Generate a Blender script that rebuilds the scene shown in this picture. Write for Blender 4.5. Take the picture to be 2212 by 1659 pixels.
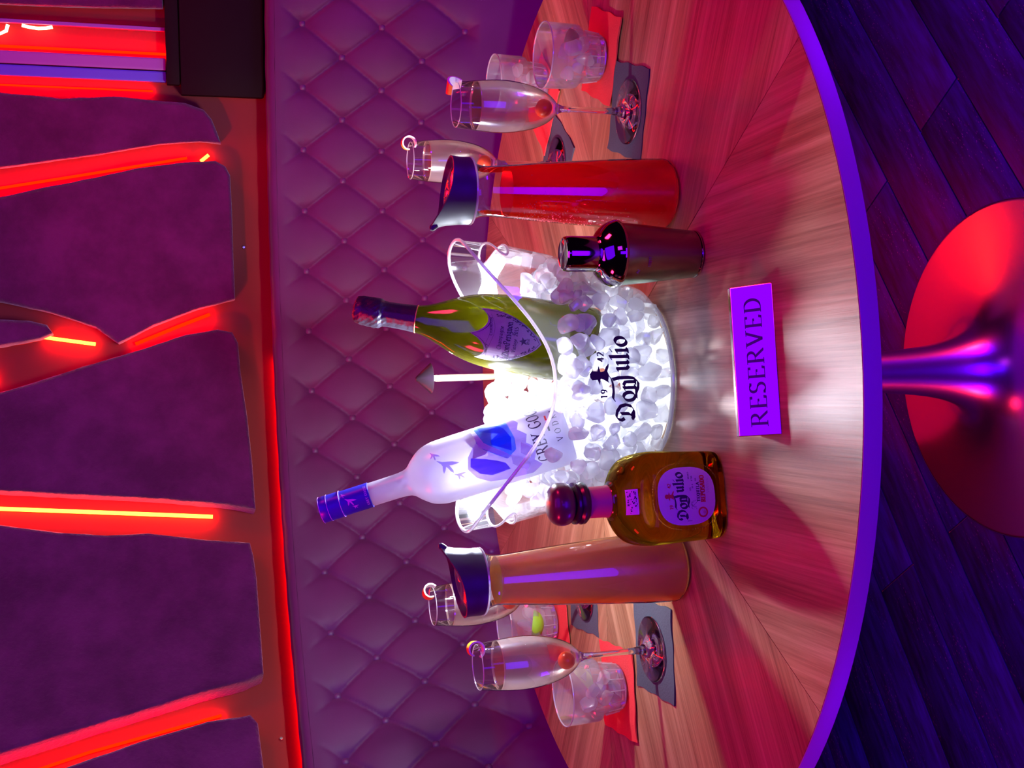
import bpy, bmesh, math, random
from math import sin, cos, pi, radians, sqrt, atan2, hypot
from mathutils import Vector, Matrix

for _o in list(bpy.data.objects):
    bpy.data.objects.remove(_o)
SC = bpy.context.scene
COL = SC.collection
random.seed(7)
ZT = 0.75                                   # height of the table top

# ------------------------------------------------------------------ camera
PITCH, ROLL = radians(16.48), radians(1.8)
CAM_LOC = Vector((0, -1.587, 1.358))
cam_d = bpy.data.cameras.new('camera')
cam_d.sensor_fit = 'HORIZONTAL'
cam_d.sensor_width = 36.0
cam_d.lens = 2413.0 / 2212.0 * 36.0
cam_d.clip_start = 0.05
cam = bpy.data.objects.new('camera', cam_d)
COL.objects.link(cam)
_F = Vector((0, cos(PITCH), -sin(PITCH)))
_R = Vector((1, 0, 0))
_U = Vector((0, sin(PITCH), cos(PITCH)))
_X = -sin(ROLL) * _R - cos(ROLL) * _U       # the phone was held sideways: picture left is up
_Y = cos(ROLL) * _R - sin(ROLL) * _U
_M = Matrix((_X, _Y, -_F)).transposed().to_4x4()
_M.translation = CAM_LOC
cam.matrix_world = _M
SC.camera = cam

# ------------------------------------------------------------------ world, lights, exposure
SC.view_settings.view_transform = 'Standard'
SC.view_settings.look = 'None'
SC.view_settings.exposure = 0.0
SC.view_settings.gamma = 1.0
SC.view_settings.use_curve_mapping = False
SC.cycles.use_denoising = True
SC.cycles.max_bounces = 14
SC.cycles.transparent_max_bounces = 40
SC.cycles.transmission_bounces = 12
SC.cycles.glossy_bounces = 5
SC.cycles.diffuse_bounces = 4
SC.cycles.sample_clamp_indirect = 6.0
SC.cycles.blur_glossy = 1.0

W = bpy.data.worlds.new('club_dark')
SC.world = W
W.use_nodes = True
W.node_tree.nodes['Background'].inputs[0].default_value = (0.30, 0.02, 0.42, 1)
W.node_tree.nodes['Background'].inputs[1].default_value = 0.010


def area(name, loc, target, size, power, color, size_y=None, spread=180):
    d = bpy.data.lights.new(name, 'AREA')
    d.shape = 'RECTANGLE'
    d.size = size
    d.size_y = size_y or size
    d.energy = power
    d.color = color
    d.spread = radians(spread)
    o = bpy.data.objects.new(name, d)
    COL.objects.link(o)
    o.location = loc
    o.rotation_euler = (Vector(target) - Vector(loc)).to_track_quat('-Z', 'Y').to_euler()
    return o


def spot(name, loc, target, power, color, angle=50, radius=0.06, blend=0.6):
    d = bpy.data.lights.new(name, 'SPOT')
    d.energy = power
    d.color = color
    d.spot_size = radians(angle)
    d.spot_blend = blend
    d.shadow_soft_size = radius
    o = bpy.data.objects.new(name, d)
    COL.objects.link(o)
    o.location = loc
    o.rotation_euler = (Vector(target) - Vector(loc)).to_track_quat('-Z', 'Y').to_euler()
    return o


def bulb(name, loc, power, color, radius=.01):
    d = bpy.data.lights.new(name, 'POINT')
    d.energy = power
    d.color = color
    d.shadow_soft_size = radius
    o = bpy.data.objects.new(name, d)
    COL.objects.link(o)
    o.location = loc
    return o


# club ceiling: red washes left and right, a blue and a violet panel, a blue stage light behind the guest
area('red_wash_light', (1.9, -0.3, 2.5), (0.25, 0.0, 0.75), 0.5, 24, (1.0, 0.012, 0.09))
area('red_wash_light', (-2.0, -0.4, 2.4), (0.1, 0.25, 0.8), 0.5, 25, (1.0, 0.012, 0.08))
area('blue_floor_fill', (1.3, -.95, .22), (.4, .15, 0), .4, 11, (0.12, 0.0, 1.0), .25)  # unseen pair of fills, added to turn the floor bluer
area('blue_floor_fill', (-1.3, -.95, .22), (-.4, .15, 0), .4, 7, (0.12, 0.0, 1.0), .25)
spot('red_seat_fill', (1.15, -.45, .05), (.15, .4, .36), 34, (1.0, .01, .02), 70, .1)  # unseen spots added to redden the seat front that the pedestal mirrors
spot('red_seat_fill', (-1.15, -.45, .05), (-.15, .4, .36), 34, (1.0, .01, .02), 70, .1)
spot('red_booth_light', (-1.3, -1.0, 2.35), (.85, .92, .92), 160, (1.0, .004, .04), 36)
area('blue_ceiling_light', (0.2, -1.12, 2.65), (0.02, -0.51, 0.77), 1.2, 10, (0.13, 0.0, 1.0), 1.1)
area('blue_floor_light', (0.0, -3.2, 0.45), (0, 0.2, 0.0), 1.5, 26, (0.10, 0.0, 1.0), 0.7)
area('violet_ceiling_light', (0.0, -0.25, 2.75), (0, 0.6, 0.9), 0.9, 2.5, (0.75, 0.02, 1.0), 0.35)
area('blue_stage_light', (0.05, -3.3, 1.55), (0, 0, 0.7), 0.45, 12, (0.07, 0.0, 1.0), 1.2)
area('violet_stage_light', (0.8, -2.9, 2.2), (0, 0.9, 1.0), 0.6, 3, (0.55, 0.02, 1.0))

# ------------------------------------------------------------------ mesh helpers


class MB:
    def __init__(self):
        self.v, self.f = [], []

    def add(self, vs, fs):
        b = len(self.v)
        self.v += [tuple(p) for p in vs]
        self.f += [tuple(b + i for i in f) for f in fs]
        return self

    def lathe(self, prof, seg=48, c=(0, 0, 0), mat=None):
        vs, rows = [], []
        for r, z in prof:
            if r < 1e-6:
                rows.append([len(vs)])
                vs.append((0, 0, z))
            else:
                rows.append(list(range(len(vs), len(vs) + seg)))
                vs += [(r * cos(2 * pi * i / seg), r * sin(2 * pi * i / seg), z) for i in range(seg)]
        fs = []
        for a, b in zip(rows, rows[1:]):
            for i in range(seg):
                j = (i + 1) % seg
                if len(a) == 1 and len(b) == 1:
                    continue
                if len(a) == 1:
                    fs.append((a[0], b[j], b[i]))
                elif len(b) == 1:
                    fs.append((a[i], a[j], b[0]))
                else:
                    fs.append((a[i], a[j], b[j], b[i]))
        if mat is not None:
            vs = [mat @ Vector(p) for p in vs]
        vs = [(p[0] + c[0], p[1] + c[1], p[2] + c[2]) for p in vs]
        return self.add(vs, fs)

    def tube(self, path, r, seg=8, closed=False, cap=True):
        P = [Vector(p) for p in path]
        n = len(P)
        rr = r if isinstance(r, (list, tuple)) else [r] * n
        vs, fs = [], []
        up = Vector((0.13, 0.21, 0.97))
        for i in range(n):
            a = P[(i - 1) % n] if (closed or i > 0) else P[i]
            b = P[(i + 1) % n] if (closed or i < n - 1) else P[i]
            t = (b - a).normalized()
            x = up - t * up.dot(t)
            if x.length < 1e-3:
                x = Vector((1, 0, 0)) - t * t.x
            x.normalize()
            up = x
            y = t.cross(x)
            for k in range(seg):
                q = 2 * pi * k / seg
                vs.append(P[i] + rr[i] * (cos(q) * x + sin(q) * y))
        m = n if closed else n - 1
        for i in range(m):
            j = (i + 1) % n
            for k in range(seg):
                l = (k + 1) % seg
                fs.append((i * seg + k, i * seg + l, j * seg + l, j * seg + k))
        if cap and not closed:
            fs.append(tuple(reversed(range(seg))))
            fs.append(tuple((n - 1) * seg + k for k in range(seg)))
        return self.add(vs, fs)

    def box(self, c, d, rot=None):
        vs = [Vector((sx * d[0] / 2, sy * d[1] / 2, sz * d[2] / 2)) for sx in (-1, 1) for sy in (-1, 1) for sz in (-1, 1)]
        if rot is not None:
            vs = [rot @ v for v in vs]
        vs = [v + Vector(c) for v in vs]
        return self.add(vs, [(0, 1, 3, 2), (4, 6, 7, 5), (0, 4, 5, 1), (2, 3, 7, 6), (0, 2, 6, 4), (1, 5, 7, 3)])

    def grid(self, fn, nu, nv, closeu=False):
        vs = [fn(i / (nu if closeu else nu), j / nv) for j in range(nv + 1) for i in range(nu if closeu else nu + 1)]
        w = nu if closeu else nu + 1
        fs = []
        for j in range(nv):
            for i in range(nu):
                k = (i + 1) % w
                fs.append((j * w + i, j * w + k, (j + 1) * w + k, (j + 1) * w + i))
        return self.add(vs, fs)


def build(name, mb, mat, parent=None, smooth=True, angle=40, bevel=None, loc=None, merge=False):
    me = bpy.data.meshes.new(name)
    me.from_pydata([tuple(v) for v in mb.v], [], mb.f)
    if bevel or merge:
        bm = bmesh.new()
        bm.from_mesh(me)
        bmesh.ops.remove_doubles(bm, verts=bm.verts, dist=1e-5)
        if bevel:
            es = [e for e in bm.edges if len(e.link_faces) == 2 and e.calc_face_angle(0) > 0.5]
            bmesh.ops.bevel(bm, geom=es, offset=bevel, segments=2, profile=0.5, affect='EDGES')
        bmesh.ops.recalc_face_normals(bm, faces=bm.faces)
        bm.to_mesh(me)
        bm.free()
    me.update()
    if smooth:
        me.polygons.foreach_set('use_smooth', [True] * len(me.polygons))
        me.set_sharp_from_angle(angle=radians(angle))
    if mat is not None:
        me.materials.append(mat)
    o = bpy.data.objects.new(name, me)
    COL.objects.link(o)
    if parent is not None:
        o.parent = parent
    if loc is not None:
        o.location = loc
    return o


def tag(o, label=None, cat=None, group=None, kind=None):
    if label:
        o['label'] = label
    if cat:
        o['category'] = cat
    if group:
        o['group'] = group
    if kind:
        o['kind'] = kind
    return o


def thing(name, label, cat, loc=(0, 0, 0), rot=(0, 0, 0), group=None):
    o = bpy.data.objects.new(name, None)
    o.empty_display_size = 0.05
    COL.objects.link(o)
    o.location = loc
    o.rotation_euler = rot
    return tag(o, label, cat, group)


def copy_tree(o, parent=None):
    c = o.copy()
    COL.objects.link(c)
    if parent is not None:
        c.parent = parent
    for ch in list(o.children):
        copy_tree(ch, c)
    return c


# ------------------------------------------------------------------ flat print helpers
def trapezoids(poly, du, dv):
    """split a simple polygon into small quads: list of 4 (u, v) points"""
    us = sorted({round(p[0], 6) for p in poly})
    cols = []
    for a, b in zip(us, us[1:]):
        if b - a < 1e-6:
            continue
        n = max(1, int(math.ceil((b - a) / du)))
        cols += [(a + (b - a) * k / n, a + (b - a) * (k + 1) / n) for k in range(n)]
    n = len(poly)
    out = []
    for a, b in cols:
        m = (a + b) / 2
        hits = []
        for i in range(n):
            p, q = poly[i], poly[(i + 1) % n]
            if (p[0] - m) * (q[0] - m) < 0:
                g = (q[1] - p[1]) / (q[0] - p[0])
                hits.append((p[1] + g * (m - p[0]), p[1] + g * (a - p[0]), p[1] + g * (b - p[0])))
        hits.sort()
        for lo, hi in zip(hits[::2], hits[1::2]):
            k = max(1, int(math.ceil((hi[0] - lo[0]) / dv)))
            for j in range(k):
                t0, t1 = j / k, (j + 1) / k
                out.append([(a, lo[1] + (hi[1] - lo[1]) * t0), (b, lo[2] + (hi[2] - lo[2]) * t0),
                            (b, lo[2] + (hi[2] - lo[2]) * t1), (a, lo[1] + (hi[1] - lo[1]) * t1)])
    return out


def patch(mb, poly, fn, du=0.004, dv=0.006):
    for q in trapezoids(poly, du, dv):
        mb.add([fn(*p) for p in q], [(0, 1, 2, 3)])
    return mb


def hull(pts):
    pts = sorted(set((round(x, 7), round(y, 7)) for x, y in pts))
    if len(pts) < 3:
        return pts

    def half(ps):
        h = []
        for p in ps:
            while len(h) > 1 and (h[-1][0] - h[-2][0]) * (p[1] - h[-2][1]) - (h[-1][1] - h[-2][1]) * (p[0] - h[-2][0]) <= 0:
                h.pop()
            h.append(p)
        return h[:-1]
    return half(pts) + half(pts[::-1])


def arc(cx, cy, rx, ry, a0, a1, n=12):
    return [(cx + rx * cos(radians(a0 + (a1 - a0) * i / n)), cy + ry * sin(radians(a0 + (a1 - a0) * i / n))) for i in range(n + 1)]


def sf(x, y, w=0.2):                          # a serif
    return [(x - w / 2, y), (x + w / 2, y)]


GL = {
    'R': (.78, [[(.17, 0), (.17, 1)], [(.17, 1), (.4, 1)] + arc(.4, .76, .2, .24, 90, -90) + [(.17, .52)], [(.4, .5), (.74, 0)], sf(.17, 0), sf(.13, 1, .14)]),
    'E': (.68, [[(.17, 0), (.17, 1)], [(.1, 1), (.58, 1), (.58, .86)], [(.17, .52), (.46, .52), (.46, .44)], [(.1, 0), (.6, 0), (.63, .16)]]),
    'S': (.6, [arc(.3, .75, .2, .24, 35, 240) + arc(.29, .26, .23, .25, 70, -140), [(.47, .86), (.48, .98)], [(.1, .14), (.09, .02)]]),
    'V': (.8, [[(.1, 1), (.4, 0), (.7, 1)], sf(.1, 1), sf(.7, 1)]),
    'D': (.82, [[(.17, 0), (.17, 1)], [(.1, 1), (.34, 1)] + arc(.34, .5, .36, .5, 90, -90, 18) + [(.1, 0)]]),
    'G': (.84, [arc(.45, .5, .37, .5, 45, 330, 20) + [(.74, .42)], sf(.7, .44, .22)]),
    'Y': (.76, [[(.1, 1), (.38, .5), (.66, 1)], [(.38, .5), (.38, 0)], sf(.1, 1), sf(.66, 1), sf(.38, 0)]),
    'O': (.9, [arc(.45, .5, .36, .5, 0, 360, 28)]),
    'Q': (.9, [arc(.45, .5, .36, .5, 0, 360, 28), [(.5, .2), (.8, -.08)]]),
    'T': (.7, [[(.35, 0), (.35, 1)], [(.06, .84), (.06, 1), (.64, 1), (.64, .84)], sf(.35, 0)]),
    'U': (.8, [[(.16, 1), (.16, .3)] + arc(.4, .28, .24, .28, 180, 360) + [(.64, 1)], sf(.16, 1), sf(.64, 1)]),
    'I': (.36, [[(.18, 0), (.18, 1)], sf(.18, 0), sf(.18, 1)]),
    'L': (.62, [[(.17, 0), (.17, 1)], [(.1, 0), (.54, 0), (.56, .16)], sf(.17, 1)]),
    'A': (.8, [[(.08, 0), (.4, 1), (.72, 0)], [(.2, .36), (.6, .36)], sf(.08, 0), sf(.72, 0)]),
    'P': (.68, [[(.17, 0), (.17, 1)], [(.1, 1), (.36, 1)] + arc(.36, .75, .22, .25, 90, -90) + [(.17, .5)], sf(.17, 0)]),
    'B': (.7, [[(.17, 0), (.17, 1)], [(.1, 1), (.36, 1)] + arc(.36, .76, .19, .24, 90, -90, 8) + [(.17, .52), (.38, .52)] + arc(.38, .26, .22, .26, 90, -90, 8) + [(.1, 0)]]),
    'K': (.8, [[(.17, 0), (.17, 1)], [(.64, 1), (.17, .45)], [(.3, .58), (.7, 0)], sf(.17, 0), sf(.17, 1)]),
    'C': (.78, [arc(.44, .5, .36, .5, 45, 315, 18)]),
    'M': (.98, [[(.14, 0), (.14, 1), (.49, .1), (.84, 1), (.84, 0)], sf(.14, 0), sf(.84, 0)]),
    'N': (.86, [[(.14, 0), (.14, 1), (.7, 0), (.7, 1)], sf(.14, 0), sf(.7, 1)]),
    'o': (.62, [arc(.31, .33, .23, .33, 0, 360, 22)]),
    'n': (.68, [[(.06, .6), (.17, .66), (.17, 0)], [(.17, .5), (.32, .66), (.5, .56), (.5, 0)], sf(.17, 0, .24), sf(.5, 0, .24)]),
    'u': (.68, [[(.06, .64), (.17, .66), (.17, .12), (.3, 0), (.5, .14)], [(.4, .64), (.5, .66), (.5, .04), (.6, 0)]]),
    'l': (.34, [[(.05, .98), (.16, 1.04), (.16, .04), (.26, 0)], sf(.16, 0, .22)]),
    'i': (.34, [[(.05, .62), (.16, .66), (.16, .04), (.26, 0)], [(.13, .92), (.19, .96)], sf(.16, 0, .22)]),
    'm': (.98, [[(.06, .6), (.15, .66), (.15, 0)], [(.15, .5), (.3, .66), (.46, .56), (.46, 0)], [(.46, .5), (.62, .66), (.78, .56), (.78, 0)]]),
    'r': (.46, [[(.06, .6), (.16, .66), (.16, 0)], [(.16, .46), (.28, .64), (.42, .6)], sf(.16, 0, .24)]),
    'e': (.56, [[(.1, .34), (.46, .38)] + arc(.29, .34, .18, .32, 10, 310, 16)]),
    'a': (.6, [[(.12, .56), (.28, .66), (.42, .56), (.42, .06), (.54, 0)], arc(.26, .19, .17, .19, 60, 330, 12)]),
    'g': (.6, [arc(.28, .38, .19, .27, 0, 360, 16), [(.46, .62), (.46, -.18)] + arc(.27, -.18, .2, .16, 0, -150, 8)]),
    'h': (.66, [[(.16, 1.02), (.16, 0)], [(.16, .48), (.32, .64), (.48, .54), (.48, 0)]]),
    'p': (.64, [[(.14, .66), (.14, -.32)], arc(.32, .34, .19, .3, 150, -150, 14)]),
    't': (.42, [[(.18, .9), (.18, .08), (.3, 0), (.38, .08)], [(.05, .64), (.36, .64)]]),
    'v': (.56, [[(.06, .64), (.26, 0), (.48, .66)]]),
    's': (.48, [arc(.24, .5, .15, .15, 40, 240, 8) + arc(.23, .17, .17, .17, 70, -140, 8)]),
    '1': (.5, [[(.12, .82), (.28, 1), (.28, 0)], sf(.28, 0, .3)]),
    '9': (.6, [arc(.3, .68, .2, .3, 0, 360, 18), [(.5, .7), (.44, .2), (.2, 0)]]),
    '4': (.6, [[(.42, 0), (.42, 1), (.06, .3), (.58, .3)]]),
    '2': (.6, [arc(.3, .74, .2, .25, 160, -30, 10) + [(.08, .02), (.56, .02)]]),
    '0': (.6, [arc(.3, .5, .21, .5, 0, 360, 20)]),
    '5': (.58, [[(.48, 1), (.16, 1), (.13, .58)] + arc(.28, .32, .22, .3, 110, -150, 12)]),
    '7': (.58, [[(.06, .84), (.06, 1), (.52, 1), (.22, 0)]]),
    'X': (.76, [[(.1, 1), (.66, 0)], [(.64, 1), (.08, 0)]]),
    'H': (.84, [[(.17, 0), (.17, 1)], [(.66, 0), (.66, 1)], [(.17, .52), (.66, .52)]]),
    '.': (.3, [[(.12, .02), (.16, .06)]]),
    ' ': (.36, []),
}
# broad-nib capitals of the bucket logo
BL = dict(GL)
BL['D'] = (1.0, [[(.05, .92), (-.02, .72), (.08, .56)], [(.05, .92), (.2, 1.04), (.5, 1.0), (.78, .82), (.86, .52), (.76, .2), (.5, .02), (.2, 0), (.02, .12)],
                 [(.36, .78), (.34, .3), (.22, .16)], [(.22, .16), (.34, .1), (.5, .02)]])
BL['J'] = (.62, [[(-.98, .84), (-.86, .94), (-.5, .90), (-.1, .93), (.2, 1.0), (.36, 1.10)], [(.2, .95), (.29, .6), (.29, 0), (.24, -.28), (.02, -.50), (-.26, -.50), (-.55, -.38), (-.86, -.40)]])


def text_polys(s, size, font=GL, nib=(0.13, 8), hair=0.03, track=0.06, align='c'):
    """polygons (u, v) of a line of lettering; baseline at v = 0"""
    nx, ny = nib[0] / 2 * cos(radians(nib[1])), nib[0] / 2 * sin(radians(nib[1]))
    x, out = 0.0, []
    for ch in s:
        w, strokes = font[ch]
        for st in strokes:
            for p, q in zip(st, st[1:]):
                L = hypot(q[0] - p[0], q[1] - p[1]) or 1
                mx, my = -(q[1] - p[1]) / L * hair / 2, (q[0] - p[0]) / L * hair / 2
                h = hull([(e[0] + a * nx + b * mx, e[1] + a * ny + b * my) for e in (p, q) for a in (-1, 1) for b in (-1, 1)])
                if len(h) > 2:
                    out.append([((x + u) * size, v * size) for u, v in h])
        x += w + track
    W = (x - track) * size
    off = {'c': -W / 2, 'l': 0, 'r': -W}[align]
    return [[(u + off, v) for u, v in p] for p in out], W


def letter(mb, s, size, fn, u0=0, v0=0, squeeze=1.0, tilt=0.0, **k):
    polys, W = text_polys(s, size, **k)
    c, t = cos(tilt), sin(tilt)
    for p in polys:
        pts = [(u * squeeze, v) for u, v in p]
        mb.add([fn(u0 + u * c - v * t, v0 + u * t + v * c) for u, v in pts], [tuple(range(len(p)))])
    return mb


# ------------------------------------------------------------------ materials
class NT:
    def __init__(self, name):
        self.m = bpy.data.materials.new(name)
        self.m.use_nodes = True
        self.t = self.m.node_tree
        self.t.nodes.clear()
        self.out = self.t.nodes.new('ShaderNodeOutputMaterial')

    def n(self, typ, **k):
        nd = self.t.nodes.new('ShaderNode' + typ)
        for a, b in k.items():
            if a.startswith('_'):
                setattr(nd, a[1:], b)
            else:
                key = int(a[1:]) if a[0] == 'i' and a[1:].isdigit() else a.replace('__', ' ')
                s = nd.inputs[key]
                if hasattr(b, 'links') or isinstance(b, bpy.types.NodeSocket):
                    self.t.links.new(b, s)
                else:
                    s.default_value = b
        return nd

    def mix(self, f, a, b):
        return self.n('MixShader', i0=f, i1=a, i2=b).outputs[0]

    def done(self, s):
        self.t.links.new(s, self.out.inputs[0])
        return self.m

    def coord(self, scale=(1, 1, 1), which='Object', rot=(0, 0, 0)):
        c = self.n('TexCoord')
        mp = self.n('Mapping', Scale=scale, Rotation=rot)
        self.t.links.new(c.outputs[which], mp.inputs[0])
        return mp.outputs[0]

    def noise(self, vec, scale, detail=3, rough=.55, dist=0):
        nd = self.n('TexNoise', Vector=vec, Scale=scale, Detail=detail, Roughness=rough, Distortion=dist)
        return nd.outputs[0]

    def ramp(self, fac, stops):
        r = self.n('ValToRGB')
        self.t.links.new(fac, r.inputs[0])
        el = r.color_ramp.elements
        while len(el) < len(stops):
            el.new(0.5)
        for e, (p, c) in zip(el, stops):
            e.position = p
            e.color = (c[0], c[1], c[2], 1) if isinstance(c, (tuple, list)) else (c, c, c, 1)
        return r.outputs[0]

    def math(self, op, a, b=0.0):
        nd = self.n('Math', _operation=op)
        for i, x in enumerate((a, b)):
            if isinstance(x, bpy.types.NodeSocket):
                self.t.links.new(x, nd.inputs[i])
            else:
                nd.inputs[i].default_value = x
        return nd.outputs[0]

    def bump(self, h, strength=.3, dist=.01):
        return self.n('Bump', Height=h, Strength=strength, Distance=dist).outputs[0]


def C(c):
    return (c[0], c[1], c[2], 1)


def principled(name, col, rough=.5, metal=0.0, spec=.5, coat=0, coat_rough=.1, bump=None, sheen=0, sheen_tint=None):
    t = NT(name)
    p = t.n('BsdfPrincipled', Base__Color=C(col), Roughness=rough, Metallic=metal)
    p.inputs['Specular IOR Level'].default_value = spec
    p.inputs['Coat Weight'].default_value = coat
    p.inputs['Coat Roughness'].default_value = coat_rough
    p.inputs['Sheen Weight'].default_value = sheen
    if sheen_tint:
        p.inputs['Sheen Tint'].default_value = C(sheen_tint)
    if bump:
        v = t.coord()
        t.t.links.new(t.bump(t.noise(v, bump[0], 4), bump[1], bump[2]), p.inputs['Normal'])
    return t.done(p.outputs[0])


def thin_glass(name, tint=(1, 1, 1), rough=.02, base=0.03, gain=1.0, haze=0.0, hazecol=(.9, .9, 1)):
    """clear sheet: see-through with a Fresnel reflection"""
    t = NT(name)
    tr = t.n('BsdfTransparent', Color=C(tint)).outputs[0]
    gl = t.n('BsdfGlossy', Color=(1, 1, 1, 1), Roughness=rough).outputs[0]
    lw = t.n('LayerWeight', Blend=.22).outputs['Fresnel']
    f = t.math('ADD', t.math('MULTIPLY', lw, gain), base)
    if haze:
        df = t.n('BsdfDiffuse', Color=C(hazecol)).outputs[0]
        tl = t.n('BsdfTranslucent', Color=C(hazecol)).outputs[0]
        tr = t.mix(haze, tr, t.mix(.5, df, tl))
    return t.done(t.mix(f, tr, gl))


def glowing(name, col, transp=.3, transl=.5, rough=.15, gloss=.08, tint=None, dif=None, noise=None, rand=0.0):
    """a body that passes and scatters light (liquids, frosted glass, ice)"""
    t = NT(name)
    df = t.n('BsdfDiffuse', Color=C(dif or col)).outputs[0]
    tl = t.n('BsdfTranslucent', Color=C(col)).outputs[0]
    sc = t.mix(transl, df, tl)
    tr = t.n('BsdfTransparent', Color=C(tint or col)).outputs[0]
    fac = transp
    if noise:
        v = t.coord()
        fac = t.ramp(t.noise(v, noise[0], 3), [(noise[1], noise[3]), (noise[2], noise[4])])
    if rand:
        r = t.n('ObjectInfo').outputs['Random']
        fac = t.math('ADD', t.math('MULTIPLY', r, rand), transp)
    b = t.mix(fac, sc, tr)
    gl = t.n('BsdfGlossy', Color=(1, 1, 1, 1), Roughness=rough).outputs[0]
    lw = t.n('LayerWeight', Blend=.3).outputs['Fresnel']
    return t.done(t.mix(t.math('ADD', t.math('MULTIPLY', lw, .7), gloss), b, gl))


def solid_glass(name, col=(1, 1, 1), rough=0.0, ior=1.45):
    t = NT(name)
    return t.done(t.n('BsdfGlass', Color=C(col), Roughness=rough, IOR=ior).outputs[0])


def emit(name, col, s):
    t = NT(name)
    return t.done(t.n('Emission', Color=C(col), Strength=s).outputs[0])


def wood_mat():
    t = NT('sunburst_wood_veneer')
    r = t.n('ObjectInfo').outputs['Random']
    off = t.n('CombineXYZ', X=t.math('MULTIPLY', r, 9.0), Y=t.math('MULTIPLY', r, 5.0))
    v = t.n('VectorMath', _operation='ADD')
    t.t.links.new(t.n('TexCoord').outputs['Object'], v.inputs[0])
    t.t.links.new(off.outputs[0], v.inputs[1])

    def mp(sc):
        m = t.n('Mapping', Scale=sc)
        t.t.links.new(v.outputs[0], m.inputs[0])
        return m.outputs[0]
    broad = t.noise(mp((1.2, 34, 1)), 1.0, 4, .6, .4)
    fine = t.noise(mp((5, 260, 1)), 1.0, 3, .6, .15)
    flame = t.noise(mp((1.0, 9, 1)), 1.0, 2)
    pores = t.noise(mp((28, 900, 1)), 1.0, 2)
    a = t.math('ADD', t.math('MULTIPLY', broad, .55), t.math('MULTIPLY', fine, .35))
    a = t.math('ADD', a, t.math('MULTIPLY', flame, .25))
    a = t.math('ADD', a, t.math('MULTIPLY', pores, .12))
    col = t.ramp(a, [(.42, (.115, .048, .022)), (.54, (.24, .112, .052)), (.66, (.37, .20, .10)), (.80, (.52, .32, .18))])
    p = t.n('BsdfPrincipled', Base__Color=col, Roughness=.42)
    p.inputs['Specular IOR Level'].default_value = .45
    t.t.links.new(t.bump(fine, .06, .002), p.inputs['Normal'])
    return t.done(p.outputs[0])


def floor_mat():
    t = NT('embossed_dark_vinyl')
    v = t.coord((9, 60, 1))
    base = t.noise(v, 1.0, 4, .6)
    spk = t.n('TexVoronoi', Vector=t.coord((90, 240, 1)), Scale=1.0)
    dots = t.ramp(spk.outputs['Distance'], [(.10, 1.0), (.22, 0.0)])  # pale dots: glints of the embossing painted into the colour
    patches = t.ramp(t.noise(t.coord((3, 14, 1)), 1.0, 3), [(.48, 0.0), (.66, 1.0)])
    m = t.math('MULTIPLY', dots, patches)
    col = t.n('MixRGB', _blend_type='MIX', i0=t.math('MULTIPLY', m, .55),
              i1=t.ramp(base, [(.35, (.006, .007, .12)), (.7, (.020, .018, .40))]), i2=(.30, .28, .85, 1)).outputs[0]
    p = t.n('BsdfPrincipled', Base__Color=col, Roughness=.5)
    p.inputs['Specular IOR Level'].default_value = .35
    t.t.links.new(t.bump(t.math('ADD', m, base), .35, .002), p.inputs['Normal'])
    return t.done(p.outputs[0])


def velvet_mat(name, c1, c2, scale, bs=.5, sheen=.4):
    t = NT(name)
    v = t.coord()
    a = t.noise(v, scale, 5, .65)
    col = t.ramp(a, [(.35, c1), (.66, c2)])
    p = t.n('BsdfPrincipled', Base__Color=col, Roughness=.95)
    p.inputs['Specular IOR Level'].default_value = .1
    p.inputs['Sheen Weight'].default_value = sheen
    p.inputs['Sheen Roughness'].default_value = .5
    t.t.links.new(t.bump(t.noise(v, scale * 14, 4), bs, .006), p.inputs['Normal'])
    return t.done(p.outputs[0])


def leather_mat():
    t = NT('plum_upholstery')
    v = t.coord()
    p = t.n('BsdfPrincipled', Base__Color=t.ramp(t.noise(v, 6, 3), [(.3, (.084, .0085, .068)), (.7, (.112, .0135, .090))]), Roughness=.55)
    p.inputs['Specular IOR Level'].default_value = .3
    p.inputs['Sheen Weight'].default_value = .15
    t.t.links.new(t.bump(t.noise(v, 500, 2), .08, .002), p.inputs['Normal'])
    return t.done(p.outputs[0])


M = {}
M['wood'] = wood_mat()
M['floor'] = floor_mat()
M['leather'] = leather_mat()
M['seat'] = principled('red_seat_cloth', (.55, .03, .05), .8, spec=.2)
M['button'] = principled('plum_button_cloth', (.11, .02, .10), .5)
M['panel'] = velvet_mat('velvet_rock_cladding', (.066, .004, .050), (.115, .009, .088), 9)
M['wall'] = principled('matt_wall_paint', (.23, .011, .008), .6, spec=.3, bump=(30, .1, .004))
M['black'] = principled('black_lacquer', (.012, .004, .005), .6, spec=.06)
M['edge'] = principled('table_edge_band', (.50, .44, .52), .4, bump=(160, .1, .002))
M['steel'] = principled('spun_steel', (.80, .76, .76), .27, 1.0)
M['underside'] = principled('table_underside', (.6, .5, .55), .6)
M['napkin_black'] = principled('black_paper_napkin', (.075, .085, .11), .9, spec=.1, bump=(350, .35, .002))
M['napkin_red'] = principled('red_paper_napkin', (.72, .055, .06), .9, spec=.1, bump=(350, .35, .002))
M['glass'] = thin_glass('clear_glass', (.97, .97, .98), .02, .03, 1.2)
M['glass_rim'] = glowing('glass_rim', (.95, .95, 1), .45, .5, .05, .2, tint=(1, 1, 1))
M['solid'] = solid_glass('solid_glass')
M['frost'] = glowing('frosted_tumbler_glass', (.80, .78, .86), .72, .5, .12, .06, tint=(.96, .95, .98))


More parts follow.
